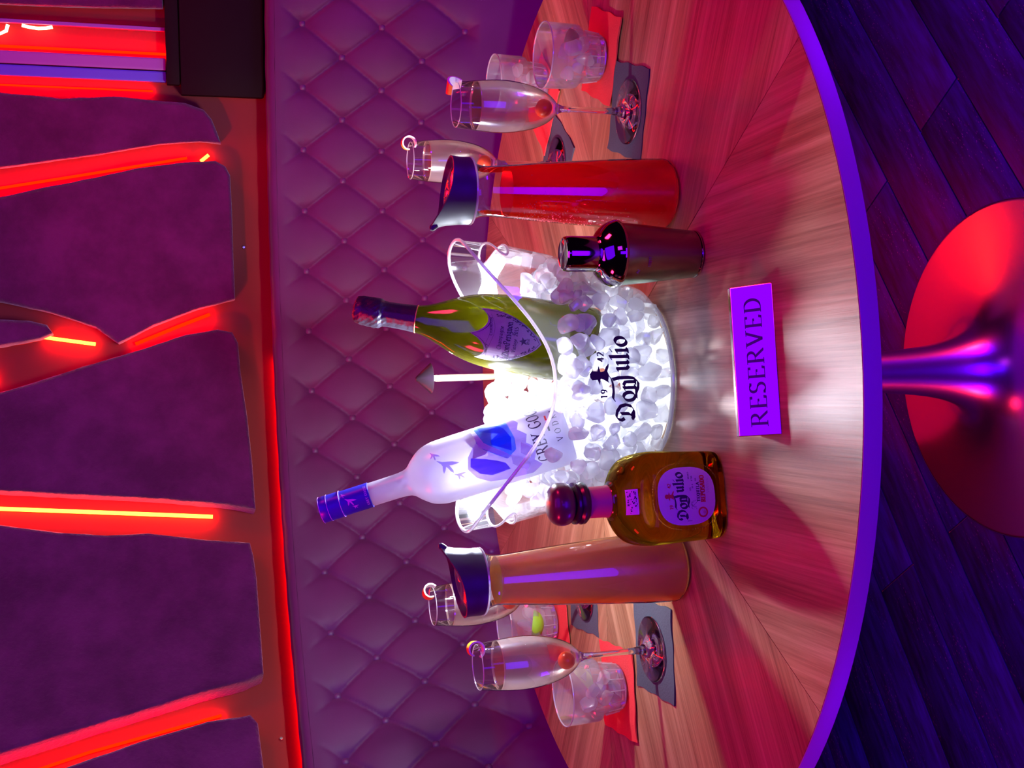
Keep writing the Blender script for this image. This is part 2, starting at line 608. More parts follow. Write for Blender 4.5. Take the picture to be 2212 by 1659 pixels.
def fizz_mat():
    t = NT('chilled_pale_wine')
    z = t.n('SeparateXYZ', Vector=t.coord()).outputs['Z']
    df = t.n('BsdfDiffuse', Color=(.50, .42, .42, 1)).outputs[0]
    tl = t.n('BsdfTranslucent', Color=(.62, .52, .50, 1)).outputs[0]
    tr = t.n('BsdfTransparent', Color=(.97, .90, .84, 1)).outputs[0]
    # condensation mists the middle of the bowl, the foot of the bowl stays clear
    fac = t.ramp(t.math('MULTIPLY', t.math('SUBTRACT', z, .106), 8.9), [(.0, .97), (.30, .93), (.50, .50), (1.0, .54)])
    b = t.mix(fac, t.mix(.55, df, tl), tr)
    gl = t.n('BsdfGlossy', Color=(1, 1, 1, 1), Roughness=.2).outputs[0]
    lw = t.n('LayerWeight', Blend=.3).outputs['Fresnel']
    return t.done(t.mix(t.math('ADD', t.math('MULTIPLY', lw, .6), .03), b, gl))


M['fizz'] = fizz_mat()
M['wine_top'] = glowing('wine_surface', (.9, .75, .6), .55, .5, .05, .1, tint=(1, .86, .74))
M['cherry'] = principled('red_cherry', (1.0, .085, .015), .3, spec=.5, coat=.3)
M['peel'] = principled('lemon_peel', (.90, .52, .03), .5, bump=(220, .3, .002))
M['pith'] = principled('lemon_pith', (.88, .82, .74), .7)
M['lime'] = principled('lime_rind', (.30, .55, .03), .4)
M['lime_flesh'] = glowing('lime_flesh', (.75, .88, .35), .15, .5, .2, .05)
M['ice'] = glowing('clear_ice', (.95, .96, 1.0), .22, .74, .08, .05, tint=(1, 1, 1), rand=.4)
M['ice_core'] = glowing('packed_ice', (.50, .53, .72), .12, .5, .2, .03, tint=(1, 1, 1))
M['ice_drink'] = glowing('drink_ice', (.92, .92, .97), .45, .5, .08, .06, tint=(1, 1, 1))
M['acrylic'] = thin_glass('clear_acrylic', (.985, .985, 1), .04, .02, .7, .025, (.95, .96, 1))
M['acrylic_edge'] = glowing('polished_acrylic_edge', (.97, .97, 1), .1, .6, .1, .15)
M['led_white'] = emit('white_led_panel', (.86, .90, 1.0), 1.5)
M['print'] = principled('dark_print', (.018, .008, .06), .5)
M['red_drink'] = glowing('red_punch', (.98, .04, .02), .18, .55, .1, .03, tint=(.95, .12, .05), dif=(.85, .03, .02))
M['orange_drink'] = glowing('orange_juice', (.96, .55, .10), .02, .30, .2, .03, dif=(.98, .60, .15))
M['lid'] = principled('black_silicone', (.05, .055, .065), .42)
M['flap'] = principled('polished_steel_flap', (.85, .80, .80), .12, 1.0)
M['bubble'] = glowing('gas_bubble', (.95, .75, .65), .2, .5, .1, .2)
M['gunmetal'] = principled('brushed_gunmetal', (.27, .36, .22), .24, 1.0)
M['chrome'] = principled('black_chrome', (.40, .37, .33), .06, 1.0)
M['gold_label'] = principled('faded_yellow_sticker', (.75, .58, .12), .5)
M['mirror_plate'] = principled('mirror_gold_plate', (.95, .80, .62), .12, 1.0)
M['engraved'] = principled('engraved_letters', (.12, .10, .16), .45, .6)
M['green_glass'] = glowing('olive_bottle_glass', (.115, .11, .006), .14, .6, .10, .03, tint=(.16, .16, .012), dif=(.035, .032, .003))
M['foil'] = principled('dark_foil', (.05, .045, .07), .38, .5, bump=(90, .5, .004))
M['shield'] = principled('grey_shield_label', (.27, .23, .34), .55)  # grey with the cast of the blue front light put in
M['frosted'] = glowing('frosted_bottle_glass', (.56, .55, .66), .08, .50, .3, .03)
M['blue_cap'] = principled('blue_bottle_cap', (.03, .035, .55), .35, .2)
M['blue_print'] = glowing('blue_print', (.02, .16, .95), .68, .5, .3, .02)
M['sky_print'] = glowing('pale_blue_print', (.16, .46, .98), .68, .5, .3, .02)
M['white_print'] = principled('white_print', (.88, .90, .95), .5)
M['purple_print'] = glowing('violet_print', (.16, .08, .72), .68, .5, .3, .02)
M['lilac_print'] = glowing('lilac_print', (.52, .36, .85), .68, .5, .3, .02)
M['bird_print'] = glowing('silver_blue_bird_print', (.46, .34, .98), .68, .5, .3, .02)
M['cap_ink'] = principled('silver_violet_ink', (.45, .30, .90), .4)
M['snow'] = glowing('white_translucent_print', (.95, .97, 1.0), .1, .6, .3, .02)
M['red_print'] = principled('red_print', (.65, .06, .04), .5)
M['amber'] = solid_glass('amber_spirit', (.62, .47, .09), 0.0, 1.36)
M['amber_neck'] = thin_glass('amber_neck_glass', (.9, .6, .25), .03, .06, 1.0)
M['paper'] = principled('cream_paper_label', (.80, .72, .76), .6)
M['pink_label'] = principled('pink_neck_seal', (.75, .22, .24), .5)
M['cork'] = principled('dark_brown_stopper', (.13, .07, .045), .3, coat=.4)
M['dark_ring'] = principled('dark_neck_ring', (.05, .035, .03), .25)
M['led_red'] = emit('red_led_strip', (1.0, .0003, .0), 110.0)
M['led_amber'] = emit('overdriven_red_led', (1.0, .040, .003), 80.0)
M['led_dim'] = emit('dim_red_led', (1.0, .004, .0), 20.0)
M['neon'] = emit('mirrored_led_tube', (1.0, .62, .30), 9.0)  # glow of led pieces reflected in the mirror, built as tubes
M['mirrored_blue'] = principled('blue_mirrored_band', (.10, .04, .55), .5)  # blue light of a mirrored band put into the post colour
M['mirrored_violet'] = principled('violet_mirrored_band', (.30, .05, .34), .5)  # same for the violet and dark bands of the reflection
M['shade'] = principled('smoked_lamp_shade', (.02, .012, .018), .3)
M['lamp_stem'] = principled('pale_brass_stem', (.45, .32, .20), .3, .3)
M['lamp_bulb'] = emit('warm_bulb', (1.0, .82, .60), 40.0)
M['screw'] = principled('steel_screw', (.7, .6, .6), .3, 1.0)

# ------------------------------------------------------------------ the booth: plan curve of the banquette
CP = [(1.45, .70), (1.15, .835), (.856, .900), (.57, .962), (.30, .980), (.016, .955), (-.304, .855), (-.524, .723), (-.716, .561), (-.87, .38), (-.98, .18)]


def _plan():
    P = [Vector(c) for c in CP]
    P = [2 * P[0] - P[1]] + P + [2 * P[-1] - P[-2]]
    pts = []
    for i in range(1, len(P) - 2):
        a, b, c, d = P[i - 1], P[i], P[i + 1], P[i + 2]
        for k in range(40):
            t = k / 40
            pts.append(.5 * ((2 * b) + (-a + c) * t + (2 * a - 5 * b + 4 * c - d) * t * t + (-a + 3 * b - 3 * c + d) * t ** 3))
    pts.append(P[-2])
    S = [0.0]
    for p, q in zip(pts, pts[1:]):
        S.append(S[-1] + (q - p).length)
    N = []
    for i in range(len(pts)):
        t = (pts[min(i + 1, len(pts) - 1)] - pts[max(i - 1, 0)]).normalized()
        n = Vector((-t.y, t.x))
        N.append(n if n.y < 0 or n.x > .2 else -n)
    if N[150].y > 0:
        N = [-n for n in N]
    return S, pts, N


PS, PP, PN = _plan()


def booth(s, z, off=0.0):
    """point at arc length s, height z, off metres towards the table"""
    s = min(max(s, 0.0), PS[-1] - 1e-6)
    lo, hi = 0, len(PS) - 1
    while hi - lo > 1:
        m = (lo + hi) // 2
        if PS[m] <= s:
            lo = m
        else:
            hi = m
    t = (s - PS[lo]) / (PS[hi] - PS[lo])
    p = PP[lo].lerp(PP[hi], t)
    n = PN[lo].lerp(PN[hi], t)
    return Vector((p.x + n.x * off, p.y + n.y * off, z))


# ------------------------------------------------------------------ floor of vinyl planks
fl = build('floor', MB().box((0, 0, -.03), (6, 6, .05)), M['underside'], smooth=False)
tag(fl, kind='structure')
PA = radians(34.2)
d_, n_ = Vector((cos(PA), sin(PA))), Vector((-sin(PA), cos(PA)))
plank_me = None
for k in range(-7, 9):
    for j in range(-1, 2):
        o_ = 0.10 + 0.13 * k + 0.063
        c_ = n_ * (o_ - .04) + d_ * (j * 1.2 + (0.45 if k % 2 else -.1))
        if plank_me is None:
            o = build('floor_plank', MB().box((0, 0, 0), (1.197, .1275, .008)), M['floor'], fl, bevel=.0012)
            plank_me = o.data
        else:
            o = bpy.data.objects.new('floor_plank', plank_me)
            COL.objects.link(o)
            o.parent = fl
        o.location = (c_.x, c_.y, -.004)
        o.rotation_euler = (0, 0, PA)

# ------------------------------------------------------------------ wall behind the booth
wl = build('wall_back', MB().grid(lambda a, b: booth(.02 + a * 2.74, .4 + b * 2.1, -.125 - .0 * b), 90, 4), M['wall'])
tag(wl, kind='structure')

PANELS = {
    'P0': [(.55, 2.3), (.55, 1.375), (.618, 1.371), (.655, 1.372), (.662, 1.517), (.665, 1.609), (.667, 1.7), (.668, 2.3)],  # stand-in for a slab reflected in the mirror
    'P1': [(.838, 2.3), (.847, 1.711), (.854, 1.591), (.845, 1.477), (.85, 1.4), (.853, 1.331), (.866, 1.291), (.886, 1.274), (.916, 1.262), (.936, 1.255), (.933, 1.303), (.942, 1.393), (.968, 1.53), (.999, 1.719), (1.10, 2.3)],
    'P2': [(1.15, 2.3), (1.059, 1.721), (1.039, 1.637), (1.02, 1.551), (.992, 1.434), (.978, 1.335), (.974, 1.269), (.984, 1.247), (1.004, 1.237), (1.076, 1.235), (1.188, 1.235), (1.277, 1.234), (1.3, 1.325), (1.333, 1.415), (1.369, 1.49), (1.334, 1.537), (1.303, 1.626), (1.278, 1.728), (1.25, 2.3)],
    'P2b': [(1.30, 2.3), (1.312, 1.9), (1.316, 1.729), (1.319, 1.673), (1.329, 1.636), (1.345, 1.625), (1.356, 1.651), (1.37, 1.73), (1.42, 2.3)],
    'P3': [(1.56, 2.3), (1.466, 1.731), (1.449, 1.666), (1.417, 1.563), (1.385, 1.446), (1.354, 1.346), (1.344, 1.275), (1.35, 1.243), (1.374, 1.231), (1.435, 1.228), (1.538, 1.217), (1.641, 1.211), (1.742, 1.209), (1.728, 1.27), (1.708, 1.406), (1.672, 1.729), (1.63, 2.3)],
    'P4': [(1.70, 2.3), (1.743, 1.727), (1.765, 1.62), (1.778, 1.519), (1.779, 1.436), (1.802, 1.312), (1.813, 1.225), (1.843, 1.219), (1.891, 1.215), (2.02, 1.214), (2.092, 1.214), (2.105, 1.251), (2.116, 1.325), (2.143, 1.457), (2.169, 1.584), (2.194, 1.704), (2.30, 2.3)],
    'P5': [(2.40, 2.3), (2.257, 1.652), (2.238, 1.601), (2.202, 1.457), (2.177, 1.327), (2.174, 1.245), (2.192, 1.232), (2.285, 1.227), (2.40, 1.227), (2.55, 1.4), (2.55, 2.3)],
}
PLAB = {
    'P0': 'dark velvet rock slab at far right, standing in for a mirrored slab',
    'P1': 'narrow purple velvet rock slab beside the black plinth box',
    'P2': 'velvet rock slab with a pointed notch of orange light on its left',
    'P2b': 'small velvet rock tip hanging into the wide glowing gap',
    'P3': 'velvet rock slab right of the bright yellow light strip',
    'P4': 'broad purple velvet rock slab left of the yellow light strip',
    'P5': 'leftmost velvet rock slab, cut by the edge of the view',
}


def hsh(a, b):
    return (sin(a * 127.1 + b * 311.7) * 43758.5453) % 1.0


def fuzz(s, z):
    return .5 * sin(s * 61 + z * 37) * sin(z * 53 - s * 29) + .5 * sin(s * 23 - 3) * sin(z * 19 + 1)


def make_panel(key):
    poly = PANELS[key]
    # soften the outline with small irregularities
    rs = []
    n = len(poly)
    for i in range(n):
        p, q = poly[i], poly[(i + 1) % n]
        L = hypot(q[0] - p[0], q[1] - p[1])
        m = max(1, int(L / .018))
        for k in range(m):
            t = k / m
            rs.append((p[0] + (q[0] - p[0]) * t, p[1] + (q[1] - p[1]) * t))
    n = len(rs)
    cs, cz = sum(p[0] for p in rs) / n, sum(p[1] for p in rs) / n
    out = []
    for i, (s, z) in enumerate(rs):
        a, b = rs[i - 1], rs[(i + 1) % n]
        tx, tz = b[0] - a[0], b[1] - a[1]
        L = hypot(tx, tz) or 1
        nx, nz = -tz / L, tx / L
        out.append((s, z, nx, nz))
    area2 = sum(rs[i][0] * rs[(i + 1) % n][1] - rs[(i + 1) % n][0] * rs[i][1] for i in range(n))
    sg = 1 if area2 > 0 else -1
    inner = [(s + sg * nx * .007, z + sg * nz * .007) for s, z, nx, nz in out]
    mb = MB()
    for q in trapezoids(inner, .02, .03):
        mb.add([booth(s, z, -.060) for s, z in q], [(0, 1, 2, 3)])
    levels = [(.007, -.060), (.002, -.0625), (0, -.068), (.0, -.085), (.0015, -.105), (.004, -.1245)]
    rows = []
    for ins, off in levels:
        rows.append([booth(s + sg * nx * (ins + (.0016 * (hsh(i, ins * 99) - .5) if ins < .006 else 0)), z + sg * nz * ins,
                           off) for i, (s, z, nx, nz) in enumerate(out)])
    vs = [p for r in rows for p in r]
    fs = []
    for j in range(len(rows) - 1):
        for i in range(n):
            k = (i + 1) % n
            fs.append((j * n + i, j * n + k, (j + 1) * n + k, (j + 1) * n + i))
    mb.add(vs, fs)
    o = build('rock_panel', mb, M['panel'], angle=60)
    return tag(o, PLAB[key], 'wall panel', 'velvet rock wall panels')


for k in PANELS:
    make_panel(k)


def led(path, r, mat, label, name='light_strip'):
    o = build(name, MB().tube([booth(*p) for p in path], r, 8), mat)
    return tag(o, label, 'led light')


led([(1.655, 2.25, -.112), (1.68, 1.9, -.112), (1.699, 1.734, -.112), (1.717, 1.55, -.112), (1.742, 1.30, -.112)], .0045, M['led_amber'], 'long straight glowing yellow led strip between two broad rock slabs')
led([(1.34, 1.70, -.110), (1.352, 1.626, -.110), (1.365, 1.54, -.110)], .004, M['led_amber'], 'short yellow led strip under the small rock tip')
led([(1.366, 1.455, -.112), (1.33, 1.36, -.112), (1.305, 1.29, -.112)], .004, M['led_red'], 'short orange led strip below the pointed notch')
led([(1.47, 2.25, -.118), (1.44, 2.0, -.118), (1.43, 1.75, -.118)], .004, M['led_red'], 'red led strip high up in the wide gap')
led([(1.125, 2.25, -.116), (1.035, 1.72, -.116), (1.005, 1.55, -.116), (.965, 1.33, -.116)], .003, M['led_red'], 'red led strip beside the narrow purple slab')
led([(.972, 1.300, -.108), (.958, 1.282, -.108)], .004, M['led_amber'], 'tiny yellow led end at the foot of the narrow slab')
led([(2.32, 2.25, -.116), (2.225, 1.70, -.116), (2.19, 1.55, -.116), (2.148, 1.30, -.116)], .003, M['led_red'], 'red led strip in the leftmost gap of the wall')
led([(.75, 2.25, -.118), (.75, 1.36, -.118)], .003, M['led_red'], 'red led strip behind the violet post')
led([(.70, 1.76, -.100), (.712, 1.735, -.100), (.727, 1.711, -.100), (.719, 1.696, -.100), (.706, 1.692, -.100)], .0035, M['neon'], 'bent white tube standing in for a mirrored led, near the upper right corner', 'mirrored_led_tube')
led([(.706, 1.664, -.100), (.709, 1.648, -.100), (.7105, 1.632, -.100), (.709, 1.616, -.100), (.706, 1.603, -.100)], .0035, M['neon'], 'short curved white tube standing in for a mirrored led, below the bent one', 'mirrored_led_tube')

led([(1.40 + 1.3 * i / 20, 1.143, -.1165) for i in range(21)], .003, M['led_dim'], 'red led strip running behind the left top edge of the banquette')
led([(.829, 2.25, -.119), (.829, 1.40, -.119)], .002, M['led_red'], 'thin red led strip in the corner beside the blue post')
# posts coloured as light bands reflected in a mirror, and black plinth box at right


def booth_box(s0, s1, z0, z1, o0, o1, n=6):
    mb = MB()
    ring = []
    for i in range(n + 1):
        ring.append((s0 + (s1 - s0) * i / n, o1))
    for i in range(n, -1, -1):
        ring.append((s0 + (s1 - s0) * i / n, o0))
    m = len(ring)
    vs = [booth(s, z, o) for z in (z0, z1) for s, o in ring]
    fs = [tuple(range(m)), tuple(range(2 * m - 1, m - 1, -1))]
    fs += [(i, i + m, (i + 1) % m + m, (i + 1) % m) for i in range(m)]
    return mb.add(vs, fs)


tag(build('mirrored_band_post', booth_box(.788, .811, 1.37, 2.3, -.122, -.085), M['mirrored_blue'], bevel=.002), 'slim blue upright post standing in for a mirrored light band beside the red glow', 'post')
tag(build('mirrored_band_post', booth_box(.760, .786, 1.37, 2.3, -.122, -.080), M['mirrored_violet'], bevel=.002), 'slim violet upright post standing in for a mirrored light band next to the blue one', 'post')
tag(build('mirrored_band_post', booth_box(.694, .702, 1.37, 2.3, -.122, -.09), M['mirrored_violet'], bevel=.001), 'thin dark upright bead standing in for a mirrored line beside the white tubes', 'post')
pb = thing('plinth_box', 'black lacquer plinth box on the ledge under the mirror niche', 'plinth')
build('box_body', booth_box(.48, .836, 1.158, 1.339, -.122, -.062), M['black'], pb, bevel=.002)
build('frame_rail', booth_box(.48, .816, 1.341, 1.369, -.122, -.058), M['black'], pb, bevel=.002)
for s, z in ((1.155, 1.208), (2.205, 1.185)):
    o = build('screw', MB().lathe([(0, .003), (.003, .0028), (.0042, .001), (.0042, 0)], 10), M['screw'])
    p = booth(s, z, -.122)
    q = booth(s, z, 0) - p
    o.location = p
    o.rotation_euler = q.to_track_quat('Z', 'Y').to_euler()
    tag(o, 'small screw head in the ledge wall ' + ('under the notched slab' if s < 2 else 'under the leftmost slab'), 'screw')

# ------------------------------------------------------------------ tufted banquette
bq = thing('banquette', 'curved plum banquette with diamond buttoned back', 'banquette', booth(1.4, 0, 0))
OFF = -Vector(bq.location)
LEAN = math.tan(radians(8))
SP, S0 = .1368, .675
ROWS = [1.077, .990, .902, .812, .716]


def rowpos(z):
    """fractional row index, 0 at the top row"""
    if z >= ROWS[0]:
        return (ROWS[0] - z) / (ROWS[0] - ROWS[1])
    for i in range(4):
        if z >= ROWS[i + 1]:
            return i + (ROWS[i] - z) / (ROWS[i] - ROWS[i + 1])
    return 4 + (ROWS[4] - z) / (ROWS[3] - ROWS[4])


def tuft(s, z):
    p, r = (s - S0) / SP, rowpos(z)
    a, b = p + r / 2, p - r / 2
    sa, sb = abs(sin(pi * a)), abs(sin(pi * b))
    da, db = min(1, sa * 6), min(1, sb * 6)
    # buttons pull in, seams run between them
    near = math.exp(-((((p - r / 2) - round(p - r / 2)) ** 2 + ((p + r / 2) - round(p + r / 2)) ** 2) / .030))
    h = .0055 * (da * db) ** .5 + .0065 * (sa * sb) ** .7 - .008 * near
    fade = 1.0
    if z > ROWS[0]:
        fade = max(0.0, 1 - (z - ROWS[0]) / .05)
        h = h * fade + .014 * (1 - fade)
    if z < ROWS[4]:
        fade = max(0.0, 1 - (ROWS[4] - z) / .03)
        h = h * fade + .012 * (1 - fade)
    return h


def back_pt(s, z):
    if z <= 1.138:
        return booth(s, z, (1.15 - z) * LEAN + tuft(s, z) - .014)
    return booth(s, z, (1.15 - z) * LEAN)


def back_fn(a, b):
    s = .02 + a * 2.74
    z = .47 + b * (1.138 - .47)
    return back_pt(s, z) + OFF


mb = MB().grid(back_fn, 900, 120)
# rolled top edge
prof = [(0.0, 1.138), (-.001, 1.146), (-.006, 1.152), (-.016, 1.155), (-.05, 1.155), (-.085, 1.152), (-.10, 1.14), (-.10, 1.0)]
mb.grid(lambda a, b: booth(.02 + a * 2.74, prof[int(round(b * 7))][1] + .0006 * sin(a * 190), prof[int(round(b * 7))][0] + (.0005 if b == 0 else 0)) + OFF, 160, 7)
build('tufted_back', mb, M['leather'], bq, angle=70)
bm_ = MB().lathe([(0, .0075), (.005, .0068), (.0085, .0040), (.0095, 0), (.0090, -.003)], 14)
bproto = None
for r in range(5):
    k = -6
    while True:
        s = S0 + SP * (k + .5 * (r % 2))
        k += 1
        if s > 2.72:
            break
        if s < .2:
            continue
        p = back_pt(s, ROWS[r])
        q = booth(s, ROWS[r], 1) - booth(s, ROWS[r], 0) + Vector((0, 0, LEAN))
        if bproto is None:
            bproto = o = build('button', bm_, M['button'], bq)
        else:
            o = bpy.data.objects.new('button', bproto.data)
            COL.objects.link(o)
            o.parent = bq
        o.location = p + OFF
        o.rotation_euler = q.to_track_quat('Z', 'Y').to_euler()
mb = MB()
sec = [(.09, .47), (.10, .50), (.50, .505), (.53, .495), (.54, .47), (.54, .36), (.53, .345), (.09, .345)]
mb.grid(lambda a, b: booth(1.02 + a * .90, sec[int(round(b * 7))][1], sec[int(round(b * 7))][0]) + OFF, 100, 7)
build('seat', mb, M['seat'], bq, angle=50)
mb = MB()
mb.grid(lambda a, b: booth(1.02 + a * .90, .345 - b * .345, .48) + OFF, 100, 2)
build('base', mb, M['seat'], bq)
o = build('added_glow_strip', MB().tube([booth(1.04 + .86 * i / 60, .33, .50) + OFF for i in range(61)], .006, 6), emit('added_seat_glow', (1.0, .012, .008), 40.0), bq)  # unseen strip added so the pedestal disc reflects red
tag(o, 'unseen red glow strip added under the seat')

# ------------------------------------------------------------------ round table on a trumpet foot
RT = .6825
tb = thing('pedestal_table', 'round sunburst wood table on a spun steel trumpet foot', 'table')
TH = .021
w0 = None
for k in range(6):
    if w0 is None:
        mb = MB()
        h = radians(30) - .0006
        pts = [(0.002, 0)] + [(RT * cos(-h + 2 * h * i / 24), RT * sin(-h + 2 * h * i / 24)) for i in range(25)]
        n = len(pts)
        vs = [(x, y, 0) for x, y in pts] + [(x, y, -.003) for x, y in pts]
        mb.add(vs, [tuple(range(n)), tuple(range(2 * n - 1, n - 1, -1))] + [(i, i + n, (i + 1) % n + n, (i + 1) % n) for i in range(n)])
        o = w0 = build('veneer_wedge', mb, M['wood'], tb, smooth=False)
    else:
        o = bpy.data.objects.new('veneer_wedge', w0.data)
        COL.objects.link(o)
        o.parent = tb
    o.location = (0, 0, ZT)
    o.rotation_euler = (0, 0, radians(30 + 60 * k))
build('edge_band', MB().lathe([(RT - .003, ZT - .0031), (RT - .0003, ZT - .0031), (RT - .0003, ZT - .0005), (RT + .001, ZT - .0005), (RT + .0015, ZT - .002), (RT + .0015, ZT - TH + .001), (RT, ZT - TH), (RT - .01, ZT - TH)], 160), M['edge'], tb)
build('underside', MB().lathe([(0, ZT - .0035), (RT - .002, ZT - .0035), (RT - .002, ZT - TH), (0, ZT - TH)], 96), M['underside'], tb)
prof = [(.0, .012)]
prof = [(.286, 0), (.289, .003), (.2885, .006), (.285, .008)]
for i in range(1, 40):
    z = .008 + (.72 - .008) * (i / 39) ** 2.2
    zz = z - .008
    r = .0285 + .2565 * (.45 * math.exp(-zz / .016) + .38 * math.exp(-zz / .045) + .17 * math.exp(-zz / .12))
    prof.append((r, z))
build('trumpet_foot', MB().lathe(prof, 128), M['steel'], tb, angle=60)
build('mounting_plate', MB().lathe([(0, ZT - TH - .008), (.16, ZT - TH - .008), (.165, ZT - TH - .0005), (0, ZT - TH - .0005)], 48), M['underside'], tb)

# ------------------------------------------------------------------ napkins


def napkin(name, c, ang, size, mat, z, label, group):
    mb = MB()
    n = 14
    a = radians(ang)
    random.seed(len(label) * 13 + int(c[0] * 1000))
    ph = [random.uniform(0, 6) for _ in range(4)]

    def top(i, j, dz):
        u, v = (i - .5) * size, (j - .5) * size
        w = .0014 * sin(u * 60 + ph[0]) * sin(v * 47 + ph[1]) * (abs(u) + abs(v)) / size
        eu = .0012 * sin(j * 17 + ph[2]) * (1 if i in (0, 1) else 0)
        ev = .0012 * sin(i * 15 + ph[3]) * (1 if j in (0, 1) else 0)
        u, v = u + eu, v + ev
        return Vector((u * cos(a) - v * sin(a), u * sin(a) + v * cos(a), dz + (w if dz > 0.001 else 0)))
    # three folded plies, each a touch smaller and wavier than the one beneath
    for k, (sc, dz) in enumerate(((1, .0002), (1, .0016))):
        mb.grid(lambda i, j: top(i, j, dz), n, n)
    m = n
    ring = [(i / m, 0) for i in range(m)] + [(1, i / m) for i in range(m)] + [(1 - i / m, 1) for i in range(m)] + [(0, 1 - i / m) for i in range(m)]
    L = len(ring)
    vs = [top(i, j, .0002) for i, j in ring] + [top(i, j, .0016) for i, j in ring]
    mb.add(vs, [(i, (i + 1) % L, (i + 1) % L + L, i + L) for i in range(L)])
    o = build(name, mb, mat, loc=(c[0], c[1], z), merge=True)
    return tag(o, label, 'napkin', group)


NB, NR = 'black cocktail napkins', 'red cocktail napkins'
napkin('paper_napkin', (.3755, -.145), 69.6, .124, M['napkin_black'], ZT, 'black paper napkin under the front right flute', NB)
napkin('paper_napkin', (.364, .165), 50, .128, M['napkin_black'], ZT, 'black paper napkin under the rear right flute', NB)
napkin('paper_napkin', (-.367, -.177), 2, .126, M['napkin_black'], ZT, 'black paper napkin under the front left flute', NB)
napkin('paper_napkin', (-.337, .102), 3, .124, M['napkin_black'], ZT, 'black paper napkin under the rear left flute behind the orange carafe', NB)
napkin('paper_napkin', (.478, -.055), 64, .124, M['napkin_red'], ZT + .0022, 'red paper napkin under the front right tumbler', NR)
napkin('paper_napkin', (.476, .219), 45, .124, M['napkin_red'], ZT + .0022, 'red paper napkin under the rear right tumbler', NR)
napkin('paper_napkin', (-.456, -.044), 3.5, .128, M['napkin_red'], ZT + .0022, 'red paper napkin under the front left tumbler', NR)
napkin('paper_napkin', (-.414, .236), 12, .124, M['napkin_red'], ZT + .0022, 'red paper napkin under the rear left tumbler', NR)

# ------------------------------------------------------------------ champagne flutes


def smooth_prof(pts, n=6):
    out = []
    P = [pts[0]] + list(pts) + [pts[-1]]
    for i in range(1, len(P) - 2):
        for k in range(n):
            t = k / n
            q = []
            for d in (0, 1):
                a, b, c, e = P[i - 1][d], P[i][d], P[i + 1][d], P[i + 2][d]
                q.append(.5 * ((2 * b) + (-a + c) * t + (2 * a - 5 * b + 4 * c - e) * t * t + (-a + 3 * b - 3 * c + e) * t ** 3))
            out.append(tuple(q))
    out.append(pts[-1])
    return out


BOWL = smooth_prof([(.004, .104), (.010, .108), (.020, .120), (.0285, .140), (.0335, .165), (.0348, .188), (.0330, .215), (.0292, .246)], 6)


def bowl_r(z):
    for (r0, z0), (r1, z1) in zip(BOWL, BOWL[1:]):
        if z0 <= z <= z1:
            return r0 + (r1 - r0) * (z - z0) / (z1 - z0 + 1e-9)
    return BOWL[-1][0]


def make_flute():
    t = thing('champagne_flute', '', 'flute')
    foot = smooth_prof([(0, .0000), (.040, .0000), (.0435, .0012), (.0432, .0026), (.034, .0042), (.020, .0075), (.0095, .0125), (.0055, .020), (.0042, .034)], 4)
    build('foot', MB().lathe([(0, 0)] + foot[1:] + [(0, .034)], 48), M['solid'], t)
    build('stem', MB().lathe([(0, .0335), (.0042, .0335), (.0038, .055), (.0038, .085), (.0045, .098), (.0075, .1055), (.0, .1075)], 24), M['solid'], t)
    outer = list(BOWL)
    build('bowl', MB().lathe(outer, 56), M['glass'], t)
    build('rim', MB().tube([(.0290 * cos(2 * pi * i / 48), .0290 * sin(2 * pi * i / 48), .246) for i in range(48)], .0007, 6, True), M['glass_rim'], t)
    lv = .218
    pr = [(0, .1065)] + [(r - .0011, z + .0006) for r, z in BOWL if .106 < z < lv - .002 and r > .0045] + [(bowl_r(lv) - .0011, lv)]
    lq = build('wine', MB().lathe(pr, 48), M['fizz'], t)
    tag(lq, 'pale sparkling wine filling the flute')
    build('wine_surface', MB().lathe([(0, lv), (bowl_r(lv) - .0011, lv), (bowl_r(lv) - .0009, lv + .0015)], 48), M['wine_top'], lq)
    return t


flute0 = make_flute()
FZ = ZT + .0024
FL = [((.372, -.151), 'front right flute of pale wine with a cherry, on a black napkin'),
      ((.360, .158), 'rear right flute of pale wine with a cherry, behind the red carafe'),
      ((-.368, -.174), 'front left flute of pale wine with a cherry, on a black napkin'),
      ((-.337, .094), 'rear left flute of pale wine partly hidden by the orange carafe')]
for i, (p, lab) in enumerate(FL):
    o = flute0 if i == 0 else copy_tree(flute0)
    o.location = (p[0], p[1], FZ)
    o.rotation_euler = (0, 0, .7 * i)
    tag(o, lab, 'flute', 'champagne flutes')


def make_cherry():
    mb = MB()

    def f(a, b):
        th, ph = 2 * pi * a, pi * (b - .5)
        r = .0122 * (1 - .10 * math.exp(-((ph - pi / 2) / .35) ** 2)) * (1 + .02 * cos(2 * th))
        return (r * cos(ph) * cos(th), r * cos(ph) * sin(th), .95 * r * sin(ph))
    mb.grid(f, 24, 14, True)
    return build('cherry', mb, M['cherry'], merge=True)


cherry0 = make_cherry()
where = ['front right', 'rear right', 'front left', 'rear left']
for i, (p, lab) in enumerate(FL):
    o = cherry0 if i == 0 else cherry0.copy()
    if i:
        COL.objects.link(o)
    o.location = (p[0] - .0015, p[1] - .0062, FZ + .1262)
    o.rotation_euler = (.3 * i, .5, i)
    tag(o, 'red cherry sunk at the bottom of the %s flute' % where[i], 'cherry', 'cherries in the flutes')


